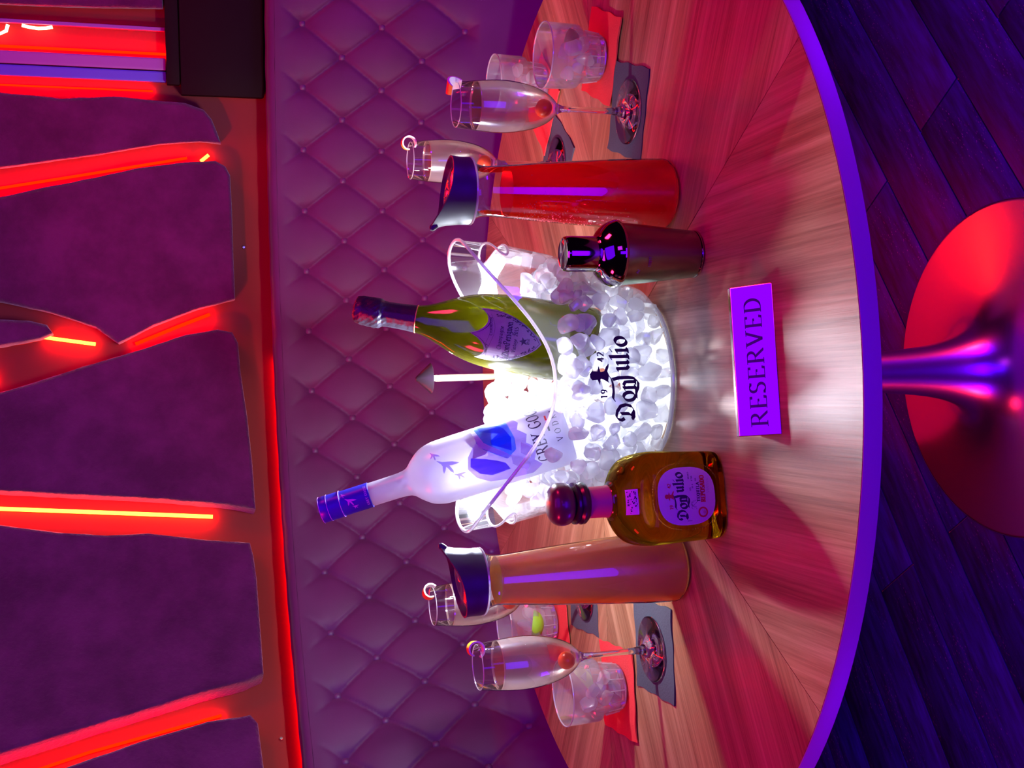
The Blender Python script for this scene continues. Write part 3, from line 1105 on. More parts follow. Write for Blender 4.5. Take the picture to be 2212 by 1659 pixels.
def make_twist(a0, a1, wd, coil):
    t = thing('lemon_twist', '', 'garnish')
    R0 = .0125

    def curve(a, w, r):
        q = radians(a0 + (a1 - a0) * a)
        rr = r - .0035 * a * coil
        return Vector((rr * cos(q), (w - .5) * wd * (.75 + .5 * sin(pi * a)) + .004 * coil * (a - .5), rr * sin(q)))
    build('peel', MB().grid(lambda a, b: curve(a, b, R0), 30, 4), M['peel'], t)
    mb = MB().grid(lambda a, b: curve(a, b, R0 - .0022), 30, 4)
    for b in (0, 1):
        mb.grid(lambda a, c: curve(a, b, R0 - .0022 * c), 30, 1)
    for a in (0, 1):
        mb.grid(lambda b, c: curve(a, b, R0 - .0022 * c), 4, 1)
    build('pith', mb, M['pith'], t, merge=True)
    return t


TW = [(0, (.0205, -.010, .004), (0, 0, radians(52)), (-60, 150, .016, 1.0), 'lemon twist with its yellow side out on the front right flute'),
      (1, (.026, -.006, .0035), (0, 0, radians(-8)), (-120, 190, .011, .6), 'round curled lemon twist on the rear right flute'),
      (2, (.026, -.010, .0055), (0, 0, radians(10)), (-150, 165, .012, 1.0), 'round curled lemon twist on the front left flute'),
      (3, (.023, -.006, .005), (0, 0, radians(28)), (-50, 215, .013, .8), 'folded lemon twist on the rear left flute')]
for i, off, rot, args, lab in TW:
    t = make_twist(*args)
    p = FL[i][0]
    t.location = (p[0] + off[0], p[1] + off[1], FZ + .246 + off[2])
    t.rotation_euler = rot
    tag(t, lab, 'garnish', 'lemon twists on the flutes')

# ------------------------------------------------------------------ tumblers with ice and lime


def make_tumbler():
    t = thing('rocks_tumbler', '', 'tumbler')
    outer = [(.0, .0), (.028, .0), (.0325, .0015), (.0345, .006), (.0362, .014), (.0378, .030), (.0385, .0345), (.0415, .0362), (.0448, .0385), (.0456, .043), (.0462, .060), (.0470, .0875)]
    build('body', MB().lathe(outer, 56), M['frost'], t, angle=55)
    build('base', MB().lathe([(0, .0008), (.0268, .0008), (.0315, .0022), (.0335, .0065), (.0336, .010), (.026, .0085), (0, .0075)], 48), M['solid'], t)
    build('rim', MB().tube([(.0468 * cos(2 * pi * i / 56), .0468 * sin(2 * pi * i / 56), .0878) for i in range(56)], .0011, 8, True), M['glass_rim'], t)
    fl_ = []
    for i in range(14):                       # cut flutes around the lower half
        a = 2 * pi * i / 14
        fl_.append([(.0347 * cos(a), .0347 * sin(a), .006), (.0378 * cos(a), .0378 * sin(a), .028)])
    mb = MB()
    for p in fl_:
        mb.tube(p, .0008, 5)
    r_ = build('fluting', mb, M['glass_rim'], t)
    tag(r_, kind='stuff')
    pr = [(0, .011), (.0335, .011), (.0355, .016), (.037, .030), (.0378, .036), (.0440, .0405), (.0448, .047), (.0452, .060), (0, .060)]
    w = build('drink', MB().lathe(pr, 48), thin_glass('clear_drink', (.95, .95, .93), .05, .03, .6), t)
    tag(w, 'clear iced drink')
    return t


tum0 = make_tumbler()
TM = [((.474, -.055), 'front right stepped tumbler of iced drink on a red napkin'),
      ((.504, .208), 'rear right stepped tumbler partly hidden by the front flute'),
      ((-.449, -.055), 'front left stepped tumbler of iced drink on a red napkin'),
      ((-.413, .248), 'rear left stepped tumbler with a lime wedge inside')]
TZ = ZT + .0046
for i, (p, lab) in enumerate(TM):
    o = tum0 if i == 0 else copy_tree(tum0)
    o.location = (p[0], p[1], TZ)
    o.rotation_euler = (0, 0, .4 * i)
    tag(o, lab, 'tumbler', 'stepped tumblers')


def ice_mesh(seed, r, cubic=.5):
    rnd = random.Random(seed)
    bm = bmesh.new()
    bmesh.ops.create_icosphere(bm, subdivisions=3, radius=1)
    sc = (rnd.uniform(.8, 1.25), rnd.uniform(.75, 1.1), rnd.uniform(.75, 1.1))
    planes = [(Vector((rnd.gauss(0, 1), rnd.gauss(0, 1), rnd.gauss(0, 1))).normalized(), rnd.uniform(.52, .80)) for _ in range(13)]
    for v in bm.verts:
        p = v.co.copy()
        for n, d in planes:                   # chip flat facets
            k = p.dot(n) - d
            if k > 0:
                p -= n * k * .92
        p = Vector((p.x * sc[0], p.y * sc[1], p.z * sc[2]))
        v.co = p * r
    me = bpy.data.meshes.new('ice_cube')
    bm.to_mesh(me)
    bm.free()
    me.polygons.foreach_set('use_smooth', [True] * len(me.polygons))
    me.set_sharp_from_angle(angle=radians(24))
    return me


def put_ice(me, loc, sc, lab, grp, rnd):
    o = bpy.data.objects.new('ice_cube', me)
    COL.objects.link(o)
    o.location = loc
    o.rotation_euler = (rnd.uniform(0, 6), rnd.uniform(0, 6), rnd.uniform(0, 6))
    o.scale = (sc, sc, sc)
    return tag(o, lab, 'ice cube', grp)


rnd = random.Random(3)
drink_ice = [ice_mesh(50 + i, .0145) for i in range(3)]
for me in drink_ice:
    me.materials.append(M['ice_drink'])
for i, (p, lab) in enumerate(TM):
    for k, (a, r, z) in enumerate([(0, .017, .026), (2.2, .017, .027), (4.2, .017, .026), (.9, .024, .048), (2.9, .024, .049), (5.1, .024, .047)]):
        a += i
        put_ice(drink_ice[(k + i) % 3], (p[0] + r * cos(a), p[1] + r * sin(a), TZ + z), .95, 'clear ice cube %s in the %s tumbler' % ('at the bottom' if k < 3 else 'floating at the top', where[i]), '%s ice cubes in the %s tumbler' % ('lower' if k < 3 else 'upper', where[i]), rnd)


def make_lime():
    t = thing('lime_wedge', '', 'lime')
    R, h = .021, radians(34)

    def rind(a, b):
        th, q = pi * (a - .5), -h + 2 * h * b
        return Vector((R * cos(th) * cos(q), R * cos(th) * sin(q), R * 1.2 * sin(th)))
    build('rind', MB().grid(rind, 16, 6), M['lime'], t)
    mb = MB()
    for q in (-h, h):
        pts = [Vector((.97 * R * cos(pi * (a / 16 - .5)) * cos(q), .97 * R * cos(pi * (a / 16 - .5)) * sin(q), 1.16 * R * sin(pi * (a / 16 - .5)))) for a in range(17)]
        mb.add(pts, [tuple(range(17))])
    build('flesh', mb, M['lime_flesh'], t, smooth=False)
    return t


lm = make_lime()
lm.location = (TM[0][0][0] + .018, TM[0][0][1] - .018, TZ + .056)
lm.rotation_euler = (.9, .5, -.9)
lm.scale = (.8, .8, .8)
tag(lm, 'green lime wedge in the front right tumbler', 'lime', 'lime wedges')
lm2 = copy_tree(lm)
lm2.location = (TM[3][0][0] + .004, TM[3][0][1] - .026, TZ + .046)
lm2.rotation_euler = (1.4, .3, -1.5)
lm2.scale = (1, 1, 1)
tag(lm2, 'green lime wedge in the rear left tumbler', 'lime', 'lime wedges')
lm3 = copy_tree(lm)
lm3.location = (TM[2][0][0] + .012, TM[2][0][1] + .012, TZ + .056)
lm3.rotation_euler = (.2, 1.0, .8)
tag(lm3, 'pale lime wedge in the front left tumbler', 'lime', 'lime wedges')

# ------------------------------------------------------------------ carafes
CAR = smooth_prof([(.040, .0008), (.0452, .006), (.0458, .016), (.0445, .05), (.041, .11), (.0365, .17), (.0325, .215), (.0308, .238), (.0318, .250), (.0362, .259), (.0395, .2625)], 5)


def car_r(z):
    for (r0, z0), (r1, z1) in zip(CAR, CAR[1:]):
        if z0 <= z <= z1:
            return r0 + (r1 - r0) * (z - z0) / (z1 - z0 + 1e-9)
    return CAR[-1][0]


def make_carafe(level, liquid, spout, label, liqlab):
    t = thing('lidded_carafe', label, 'carafe', group='lidded carafes')
    build('glass_body', MB().lathe([(0, .0)] + CAR, 64), M['glass'], t)
    pr = [(0, .004)] + [(r - .0016, max(z, .004)) for r, z in CAR if z < level] + [(car_r(level) - .0016, level), (0, level)]
    lq = build('drink', MB().lathe(pr, 64), liquid, t, angle=60)
    tag(lq, liqlab)
    build('lip', MB().tube([(.0402 * cos(2 * pi * i / 56), .0402 * sin(2 * pi * i / 56), .2622) for i in range(56)], .0016, 8, True), M['glass_rim'], t)
    # slanted silicone collar: tall on the spout side
    mb = MB()
    sp = radians(spout)

    def topz(a):
        c = (1 + cos(a - sp)) / 2
        return .2855 + .012 * c + .017 * c ** 6

    def radt(a):
        c = (1 + cos(a - sp)) / 2
        return .0425 + .006 * c ** 8

    def collar(a, b):
        q = 2 * pi * a
        lv = [(.0405, .2632), (.0412, .266), (.0412, .275)]
        i = b * 8
        if i <= 2.01:
            r, z = lv[int(round(i))]
        elif i <= 4.01:
            f = (i - 2) / 2
            r, z = .0412 + (radt(q) - .0412) * f * f, .275 + (topz(q) - .275) * f
        elif i <= 5.01:
            r, z = radt(q) - .0022, topz(q) + .0004
        elif i <= 6.01:
            r, z = radt(q) - .0036, topz(q) - .003
        else:
            f = i - 6
            r, z = .0375 - .0001 * f, topz(q) - .006 - (.004 * f)
        return Vector((r * cos(q), r * sin(q), z))
    mb.grid(collar, 72, 8, True)
    cl = build('lid_collar', mb, M['lid'], t, angle=60)
    tag(cl, 'black silicone pouring collar')

    def flap(a, b):
        q = 2 * pi * a
        r = .0372 * b
        z0 = .2855 + .012 * (1 + (b * cos(q - sp))) / 2 - .0035
        return Vector((r * cos(q), r * sin(q), z0 + .003 * sin(b * pi * 1.2)))
    build('pouring_flap', MB().grid(flap, 48, 6, True), M['flap'], cl)
    build('spout_tip', MB().tube([(.0455 * cos(sp), .0455 * sin(sp), .309), (.0495 * cos(sp), .0495 * sin(sp), .3135), (.0525 * cos(sp), .0525 * sin(sp), .3145)], [.0045, .004, .002], 10), M['lid'], cl)
    return t


cR = make_carafe(.215, M['red_drink'], 195, 'glass carafe of red drink with a black pouring lid', 'translucent red drink')
cR.location = (.238, -.262, ZT + .0002)
cY = make_carafe(.243, M['orange_drink'], -12, 'glass carafe of orange juice with a black pouring lid', 'cloudy orange juice')
cY.location = (-.241, -.258, ZT + .0002)
mb = MB()
rb = random.Random(5)
for i in range(300):
    z = .205 - .17 * abs(rb.gauss(0, .42))
    if z < .02:
        continue
    a = radians(rb.gauss(205, 26))
    r = car_r(z) - .0009
    s = rb.uniform(.0003, .0008)
    c = Vector((r * cos(a), r * sin(a), z))
    mb.add([c + s * Vector(v) for v in ((1, 0, 0), (-1, 0, 0), (0, 1, 0), (0, -1, 0), (0, 0, 1), (0, 0, -1))],
           [(0, 2, 4), (2, 1, 4), (1, 3, 4), (3, 0, 4), (2, 0, 5), (1, 2, 5), (3, 1, 5), (0, 3, 5)])
tag(build('bubbles', mb, M['bubble'], cR), kind='stuff')

# ------------------------------------------------------------------ cocktail shaker
sh = thing('cocktail_shaker', 'gunmetal cocktail shaker standing in front of the red carafe', 'shaker', (.152, -.338, ZT + .0002), (0, 0, radians(0)))
build('cup', MB().lathe([(0, 0), (.026, 0), (.0283, .001), (.0287, .004)] + smooth_prof([(.0289, .0045), (.0312, .03), (.0345, .062), (.0368, .088), (.0372, .100)], 5) + [(.0372, .1015), (.036, .1022)], 72), M['gunmetal'], sh)
build('foot_ring', MB().lathe([(.0287, .0005), (.0292, .001), (.0292, .003), (.0288, .0035)], 64), M['chrome'], sh)
dome = smooth_prof([(.0400, .1022), (.0407, .1045), (.0398, .109), (.0355, .118), (.0285, .1255), (.0232, .1295), (.0215, .1315)], 5)
build('strainer_top', MB().lathe([(.036, .1018), (.0395, .1018)] + dome + [(.0205, .132)], 72), M['chrome'], sh)
build('cap', MB().lathe([(.0205, .1318), (.0212, .1325), (.0212, .1655), (.0203, .169), (.018, .1705), (.015, .1700), (.0, .1695)], 64), M['chrome'], sh)


def shk(z):
    pts = [(.0287, .004), (.0312, .03), (.0345, .062), (.0368, .088), (.0372, .1015)]
    for (r0, z0), (r1, z1) in zip(pts, pts[1:]):
        if z0 <= z <= z1:
            return r0 + (r1 - r0) * (z - z0) / (z1 - z0)
    return .0287


def on_shaker(u, v):
    a = -pi / 2 + u / .036
    r = shk(v) + .0006
    return Vector((r * cos(a), r * sin(a), v))


mb = MB()
for k in range(6):
    u0 = -.0195 + .0021 * k
    mb.add([on_shaker(u0, .0715), on_shaker(u0 + .0005, .0715), on_shaker(u0 + .0005, .0752), on_shaker(u0, .0752)], [(0, 1, 2, 3)])
    mb.add([on_shaker(u0, .0745), on_shaker(u0 + .0014, .0745), on_shaker(u0 + .0014, .0752), on_shaker(u0, .0752)], [(0, 1, 2, 3)])
build('printed_mark', mb, M['lilac_print'], sh)
build('printed_emblem', patch(MB(), [(-.029, .086), (-.0265, .0895), (-.0245, .087), (-.022, .089), (-.024, .0845), (-.0265, .0865)], on_shaker), M['lilac_print'], sh)

# ------------------------------------------------------------------ reserved sign
rs = thing('reserved_sign', 'mirror finish wedge sign reading RESERVED at the front of the table', 'sign', (.0175, -.509, ZT + .0003), (0, 0, radians(4)))
Wd = .1625
y0, y1, hh = -.019, .018, .0305             # front bottom edge, top edge
sec = [(y0, 0), (y1, hh), (y1 + .006, hh), (y1 + .012, 0)]
mb = MB()
vs = [(sx * Wd / 2, y, z) for sx in (-1, 1) for y, z in sec]
mb.add(vs, [(0, 1, 2, 3), (7, 6, 5, 4), (0, 4, 5, 1), (1, 5, 6, 2), (2, 6, 7, 3), (3, 7, 4, 0)])
build('wedge_block', mb, M['mirror_plate'], rs, smooth=False, bevel=.0008)
fl_ = Vector((0, y1 - y0, hh)).normalized()
fn_ = Vector((0, -hh, y1 - y0)).normalized()


def on_sign(u, v):
    return Vector((u, y0, 0)) + fl_ * v + fn_ * .00035


build('lettering', letter(MB(), 'RESERVED', .0185, on_sign, -.002, .0145, nib=(.11, 0), hair=.032, track=.10, squeeze=1.16), M['engraved'], rs)

# ------------------------------------------------------------------ squat amber bottle
dj = thing('amber_spirit_bottle', 'squat amber spirit bottle with a round dark stopper and oval cream label', 'bottle', (-.141, -.362, ZT + .0002), (0, 0, radians(7)))
HW = smooth_prof([(.0470, .0), (.0505, .003), (.0520, .010), (.0535, .05), (.0550, .080), (.0545, .092), (.0505, .106), (.0430, .117), (.0330, .125), (.0235, .1305), (.0185, .136), (.0175, .150), (.0178, .160)], 5)


def djr(z):
    for (r0, z0), (r1, z1) in zip(HW, HW[1:]):
        if z0 <= z <= z1:
            return r0 + (r1 - r0) * (z - z0) / (z1 - z0 + 1e-9)
    return HW[-1][0]


def djsec(q, z, grow=0.0):
    a = djr(z) + grow
    k = min(1, max(0, (z - .09) / .045))
    k = k * k * (3 - 2 * k)
    b = a * (.80 + .20 * k)
    e = 4.5 + (2.0 - 4.5) * k
    c, s = cos(q), sin(q)
    return Vector((a * math.copysign(abs(c) ** (2 / e), c), b * math.copysign(abs(s) ** (2 / e), s), z))


def dj_body(zs, grow, caps=True):
    mb = MB()
    n = 96
    rows = [[djsec(2 * pi * i / n, z, grow) for i in range(n)] for z in zs]
    vs = [p for r in rows for p in r]
    fs = []
    for j in range(len(rows) - 1):
        for i in range(n):
            k = (i + 1) % n
            fs.append((j * n + i, j * n + k, (j + 1) * n + k, (j + 1) * n + i))
    if caps:
        fs.append(tuple(reversed(range(n))))
        fs.append(tuple((len(rows) - 1) * n + i for i in range(n)))
    return mb.add(vs, fs)


zs = [z for r, z in HW if z < .131]
build('glass_body', dj_body(zs, 0), M['amber'], dj, angle=60)
build('neck', MB().lathe([(r - .0002, z) for r, z in HW if z > .129], 48), M['amber_neck'], dj)
build('neck_seal', MB().lathe([(.0191, .1335), (.0185, .138), (.0182, .159), (.0178, .1600)], 48), M['pink_label'], dj)
build('neck_ring', MB().lathe([(.0175, .1602), (.0215, .1608), (.0245, .164), (.0248, .1685), (.0225, .1715), (.0245, .174), (.0242, .1765), (.018, .1785)], 56), M['dark_ring'], dj)
build('stopper', MB().lathe(smooth_prof([(.0185, .1788), (.0232, .1825), (.0250, .190), (.0235, .1985), (.0170, .2045), (.008, .2068), (0, .2072)], 5), 56), M['cork'], dj)


def on_dj(u, v, e=.0006):
    a = djr(v)
    k = min(1, max(0, (v - .09) / .045))
    k = k * k * (3 - 2 * k)
    b = a * (.80 + .20 * k)
    ex = 4.5 + (2.0 - 4.5) * k
    y = -b * max(0, 1 - min(1, abs(u) / a) ** ex) ** (1 / ex)
    return Vector((u, y - e, v))


def sup(cx, cy, a, b, e, n=48):
    out = []
    for i in range(n):
        q = 2 * pi * i / n
        c, s = cos(q), sin(q)
        out.append((cx + a * math.copysign(abs(c) ** (2 / e), c), cy + b * math.copysign(abs(s) ** (2 / e), s)))
    return out


LC = .052
lb = build('oval_label', patch(MB(), sup(0, LC, .0335, .0365, 2.7), on_dj), M['paper'], dj)


def ink(u, v):
    return on_dj(u, v, .0009)


mb = MB()
letter(mb, 'Don', .0125, ink, -.013, LC + .0005, font=BL, nib=(.2, 35), hair=.045, track=.02, squeeze=.92)
letter(mb, 'Julio', .0125, ink, .0125, LC + .0035, font=BL, nib=(.2, 35), hair=.045, track=.02, squeeze=.92)
letter(mb, 'TEQUILA', .0036, ink, .004, LC - .0165, nib=(.2, 0), hair=.09, track=.22)
tag(build('dark_lettering', mb, M['print'], lb), 'dark blue lettering')
mb = MB()
letter(mb, 'REPOSADO', .0056, ink, .0075, LC - .0235, nib=(.26, 0), hair=.1, track=.08, squeeze=.82)
letter(mb, '19', .0042, ink, -.012, LC + .0185, nib=(.16, 0), hair=.08)
letter(mb, '42', .0042, ink, .0125, LC + .0195, nib=(.16, 0), hair=.08)
for a0 in range(0, 360, 20):                  # round seal
    p = [(-.0195 + r * cos(radians(a)), LC - .0195 + r * sin(radians(a))) for a in (a0, a0 + 20) for r in (.0042, .0062)]
    mb.add([ink(*p[0]), ink(*p[1]), ink(*p[3]), ink(*p[2])], [(0, 1, 2, 3)])
for k in range(3):
    st = arc(-.0195, LC - .0195, .0008 + .0011 * k, .0008 + .0011 * k, 150, 400, 10)
    for p, q in zip(st, st[1:]):
        mb.add([ink(p[0], p[1] - .0002), ink(q[0], q[1] - .0002), ink(q[0], q[1] + .0003), ink(p[0], p[1] + .0003)], [(0, 1, 2, 3)])
tag(build('red_lettering', mb, M['red_print'], lb), 'rust red lettering')


def rider(cx, cy, s):
    """man with a broad hat"""
    body = [(-.5, -.55), (-.36, -.5), (-.2, -.2), (-.16, -.05), (-.46, .0), (-.2, .12), (-.22, .4), (-.08, .52), (.08, .52), (.22, .4), (.2, .12), (.48, .04), (.16, -.05), (.2, -.25), (.42, -.36), (.56, -.52), (.4, -.5), (.2, -.42), (0, -.5), (-.25, -.45)]
    return [(cx + x * s, cy + y * s) for x, y in body]


build('emblem', patch(MB(), rider(.0005, LC + .022, .0115), ink, .001, .002), M['red_print'], lb)
st = [(-.002 + .0035 * cos(t * .9) + .00035 * t, LC - .0085 + .0032 * sin(t * 1.7)) for t in [i * .35 for i in range(46)]]
mb = MB()
for p, q in zip(st, st[1:]):
    mb.add([ink(p[0] - .0115, p[1] - .00022), ink(q[0] - .0115, q[1] - .00022), ink(q[0] - .0115, q[1] + .00022), ink(p[0] - .0115, p[1] + .00022)], [(0, 1, 2, 3)])
st = [(.002 + .0004 * i, LC - .0275 + .0016 * sin(i * 1.3) * (1 if i % 5 else .3)) for i in range(44)]
for p, q in zip(st, st[1:]):
    mb.add([ink(p[0], p[1] - .00013), ink(q[0], q[1] - .00013), ink(q[0], q[1] + .00013), ink(p[0], p[1] + .00013)], [(0, 1, 2, 3)])
for k in range(5):
    letter(mb, ['COS', 'DE A', 'DEL', '0.750L', 'MEXICO'][k], .0017, ink, [.0075, .011, .0185, .020, .0235][k], LC + [-.006, -.009, -.0135, -.0085, -.0045][k], nib=(.14, 0), hair=.08)
mb.add([ink(-.029, LC - .005), ink(-.0285, LC - .005), ink(-.0285, LC + .001), ink(-.029, LC + .001)], [(0, 1, 2, 3)])
build('fine_print', mb, M['print'], lb)
st = sup(0, LC, .0385, .0425, 2.6, 90)
mb = MB()
for i, (u, v) in enumerate(st):
    if abs(u) < djr(v) - .006 and .012 < v:
        c = on_dj(u, v, .0)
        mb.lathe([(.0009, 0), (.0008, .0008), (0, .0011)], 6, mat=Matrix.Rotation(pi / 2, 3, 'X'), c=c)
tag(build('embossed_dots', mb, M['solid'], dj), kind='stuff')
zf = .122
ts = build('tax_stamp', patch(MB(), [(-.0175, .112), (.0115, .112), (.0115, .124), (-.0175, .124)], lambda u, v: on_dj(u, v, .0008), .002, .002), M['white_print'], dj)
mb = MB()
rr = random.Random(2)
for i in range(46):
    u, v = rr.uniform(-.0165, .0095), rr.uniform(.1130, .1225)
    if -.0168 < u < -.0095 and v < .1185:
        continue
    a, b = rr.uniform(.0006, .0022), rr.uniform(.0004, .0012)
    f = lambda x, y: on_dj(x, y, .0012)
    mb.add([f(u, v), f(u + a, v), f(u + a, v + b), f(u, v + b)], [(0, 1, 2, 3)])
build('stamp_print', mb, M['print'], ts)

# ------------------------------------------------------------------ lit oval ice bucket
YC = -.186
AH = [(0, .098), (.006, .110), (.018, .124), (.05, .138), (.08, .150), (.13, .1665), (.20, .181), (.27, .1885)]
BH = [(0, .082), (.006, .091), (.018, .097), (.05, .102), (.10, .109), (.175, .120), (.27, .129)]


def lerp_tab(T, x):
    for (x0, y0_), (x1, y1_) in zip(T, T[1:]):
        if x <= x1:
            return y0_ + (y1_ - y0_) * max(0, (x - x0)) / (x1 - x0)
    return T[-1][1]


def rim_h(th):
    c = abs(cos(th)) ** 1.2
    return .174 + .089 * c * c * (3 - 2 * c)


def bk(th, h, shrink=0.0):
    return Vector(((lerp_tab(AH, h) - shrink) * cos(th), (lerp_tab(BH, h) - shrink) * sin(th), h))


bu = thing('ice_bucket', 'clear oval acrylic ice bucket glowing white in the table centre', 'ice bucket', (0, YC, ZT + .0002))
HOLE_H, HOLE_T, HOLE_V = .2135, radians(27), .0115


def hole_e(th, h):
    d = min(abs(th), abs(th - 2 * pi), abs(th - pi))
    return hypot(d / HOLE_T, (h - HOLE_H) / HOLE_V)


mb = MB()
NU, NV = 240, 64
vs = []
for j in range(NV + 1):
    for i in range(NU):
        th = 2 * pi * i / NU
        h = rim_h(th) * (j / NV)
        e = hole_e(th, h)
        vs.append((th, h, e))
fs = []
for j in range(NV):
    for i in range(NU):
        k = (i + 1) % NU
        q = (j * NU + i, j * NU + k, (j + 1) * NU + k, (j + 1) * NU + i)
        if sum(vs[x][2] for x in q) / 4 > .92:
            fs.append(q)
pts = []
for th, h, e in vs:
    if .6 < e < 1.0:                          # pull the rough edge of the hand hole onto its outline
        c = 0 if (th < 1.2 or th > 5) else pi
        d = th - c if th < 5 else th - 2 * pi
        th, h = c + d / e, HOLE_H + (h - HOLE_H) / e
    pts.append(bk(th, h))
mb.add(pts, fs)
build('wall', mb, M['acrylic'], bu)
mb = MB()
mb.tube([bk(2 * pi * i / 160, rim_h(2 * pi * i / 160)) for i in range(160)], .0022, 8, True)
build('rim', mb, M['acrylic_edge'], bu)
for c in (0, pi):
    build('hand_hole_edge', MB().tube([bk(c + HOLE_T * cos(q), HOLE_H + HOLE_V * sin(q)) for q in [2 * pi * i / 48 for i in range(48)]], .0016, 8, True), M['acrylic_edge'], bu)
mb = MB()
mb.tube([bk(2 * pi * i / 120, .004, .001) for i in range(120)], .0030, 8, True)
build('base_rim', mb, M['acrylic_edge'], bu)
mb = MB()
n = 80
ring = [(cos(2 * pi * i / n), sin(2 * pi * i / n)) for i in range(n)]
vs = [(.090 * x, .074 * y, .0012) for x, y in ring] + [(.090 * x, .074 * y, .0080) for x, y in ring]
mb.add(vs, [tuple(range(n)), tuple(range(2 * n - 1, n - 1, -1))] + [(i, (i + 1) % n, (i + 1) % n + n, i + n) for i in range(n)])
tag(build('light_base', mb, M['led_white'], bu, smooth=False), 'white led base plate')
# bulbs in and above the ice; the side ones added to light the carafes
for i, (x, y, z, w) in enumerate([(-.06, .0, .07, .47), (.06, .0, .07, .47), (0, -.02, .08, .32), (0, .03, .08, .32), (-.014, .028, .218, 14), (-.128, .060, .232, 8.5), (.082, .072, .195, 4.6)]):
    bulb('bucket_and_fill_lamp', (x, YC + y, ZT + z), w, (.80, .87, 1.0), .015 if z < .2 and x < .09 else .009)


def on_bucket(u, v, e=.0012):
    a, b = lerp_tab(AH, v), lerp_tab(BH, v)
    y = -b * sqrt(max(0, 1 - (u / a) ** 2))
    return Vector((u, y - e, v))


mb = MB()
letter(mb, 'Don', .0250, on_bucket, -.0235, .0640, font=BL, nib=(.17, 35), hair=.045, track=.015, squeeze=.88)
letter(mb, 'Julio', .0250, on_bucket, .0265, .0720, font=BL, nib=(.17, 35), hair=.045, track=.015, squeeze=.88)
letter(mb, '19', .0090, on_bucket, -.0160, .1035, nib=(.14, 0), hair=.09, track=.16)
letter(mb, '42', .0090, on_bucket, .0300, .1065, nib=(.14, 0), hair=.09, track=.16)
build('printed_name', mb, M['print'], bu)
build('printed_emblem', patch(MB(), rider(.0070, .1135, .026), on_bucket, .002, .003), M['print'], bu)

# ------------------------------------------------------------------ bottles in the bucket


def axis_frame(bottom, top, twist_to=CAM_LOC, yaw=0.0):
    z = (top - bottom).normalized()
    f = (twist_to - bottom)
    f = (f - z * f.dot(z)).normalized()       # the label side looks at f
    y = -f
    x = y.cross(z).normalized()
    m = Matrix((x, y, z)).transposed().to_4x4() @ Matrix.Rotation(yaw, 4, 'Z')
    m.translation = bottom
    return m


ch_T = Vector((.105, -.120, 1.137))
ch_B = Vector((.054, -.200, .883))
ch_d = (ch_T - ch_B).normalized()
ch_0 = ch_T - ch_d * .322
cb = thing('champagne_bottle', 'olive green champagne bottle with a shield label, leaning in the ice', 'bottle')
cb.matrix_world = axis_frame(ch_0, ch_T, yaw=radians(-8))
CHP = smooth_prof([(.046, .0015), (.0500, .008), (.0512, .03), (.0515, .085), (.0508, .115), (.0485, .142), (.0445, .165), (.0375, .187), (.0285, .207), (.0212, .225), (.0178, .240), (.0165, .252)], 6)


def chr_(z):
    for (r0, z0), (r1, z1) in zip(CHP, CHP[1:]):
        if z0 <= z <= z1:
            return r0 + (r1 - r0) * (z - z0) / (z1 - z0 + 1e-9)
    return CHP[-1][0]


build('glass_body', MB().lathe([(0, .012), (.03, .004)] + CHP, 72), M['green_glass'], cb)
fo = [(.0182, .2385), (.0176, .245), (.0166, .262), (.0162, .278), (.0168, .283), (.0192, .287), (.0200, .293), (.0192, .302), (.0190, .312), (.0170, .319), (.010, .3225), (0, .3232)]
mb = MB()


def foil(a, b):
    i = b * (len(fo) - 1)
    k = min(int(i), len(fo) - 2)
    r = fo[k][0] + (fo[k + 1][0] - fo[k][0]) * (i - k)
    z = fo[k][1] + (fo[k + 1][1] - fo[k][1]) * (i - k)
    q = 2 * pi * a
    cr = .0009 * sin(q * 9 + z * 300) * sin(z * 420 + q * 4) if z > .278 else .0002 * sin(q * 14)
    return Vector(((r + cr) * cos(q), (r + cr) * sin(q), z))


mb.grid(foil, 64, 44, True)
fo_ = build('foil', mb, M['foil'], cb)
build('foil_edge', MB().tube([(.0180 * cos(2 * pi * i / 48), .0180 * sin(2 * pi * i / 48), .2388) for i in range(48)], .0007, 6, True), M['gold_label'], fo_)


def on_ch(u, v, e=.0005):
    r = chr_(v) + e
    a = -pi / 2 + u / .050
    return Vector((r * cos(a), r * sin(a), v))


def shield(k=1.0, inset=0.0):
    """outline, clockwise, of the shield label"""
    w, zt, zb = .0370 - inset, .155 - inset * 1.2, .0715 + inset * 1.1
    left = [(-w, zt + .001)]
    top = []
    for i in range(17):
        t = i / 16
        u = -w + 2 * w * t
        d = abs(t - .5) * 2
        sag = .0125 * sin(pi * (1 - d)) ** .85
        lift = .0045 * (1 - d) ** 3
        top.append((u, zt - sag + lift * 1.6 + (.002 if i == 8 else 0)))
    side = []
    for i in range(1, 17):
        t = i / 16
        side.append((w * (1 + .05 * sin(pi * t * .8)) * cos(t * pi / 2) ** .72 if i < 16 else 0.0, zt - (zt - zb) * (t ** 1.05)))
    return top + side + [(-u, v) for u, v in reversed(side[:-1])]


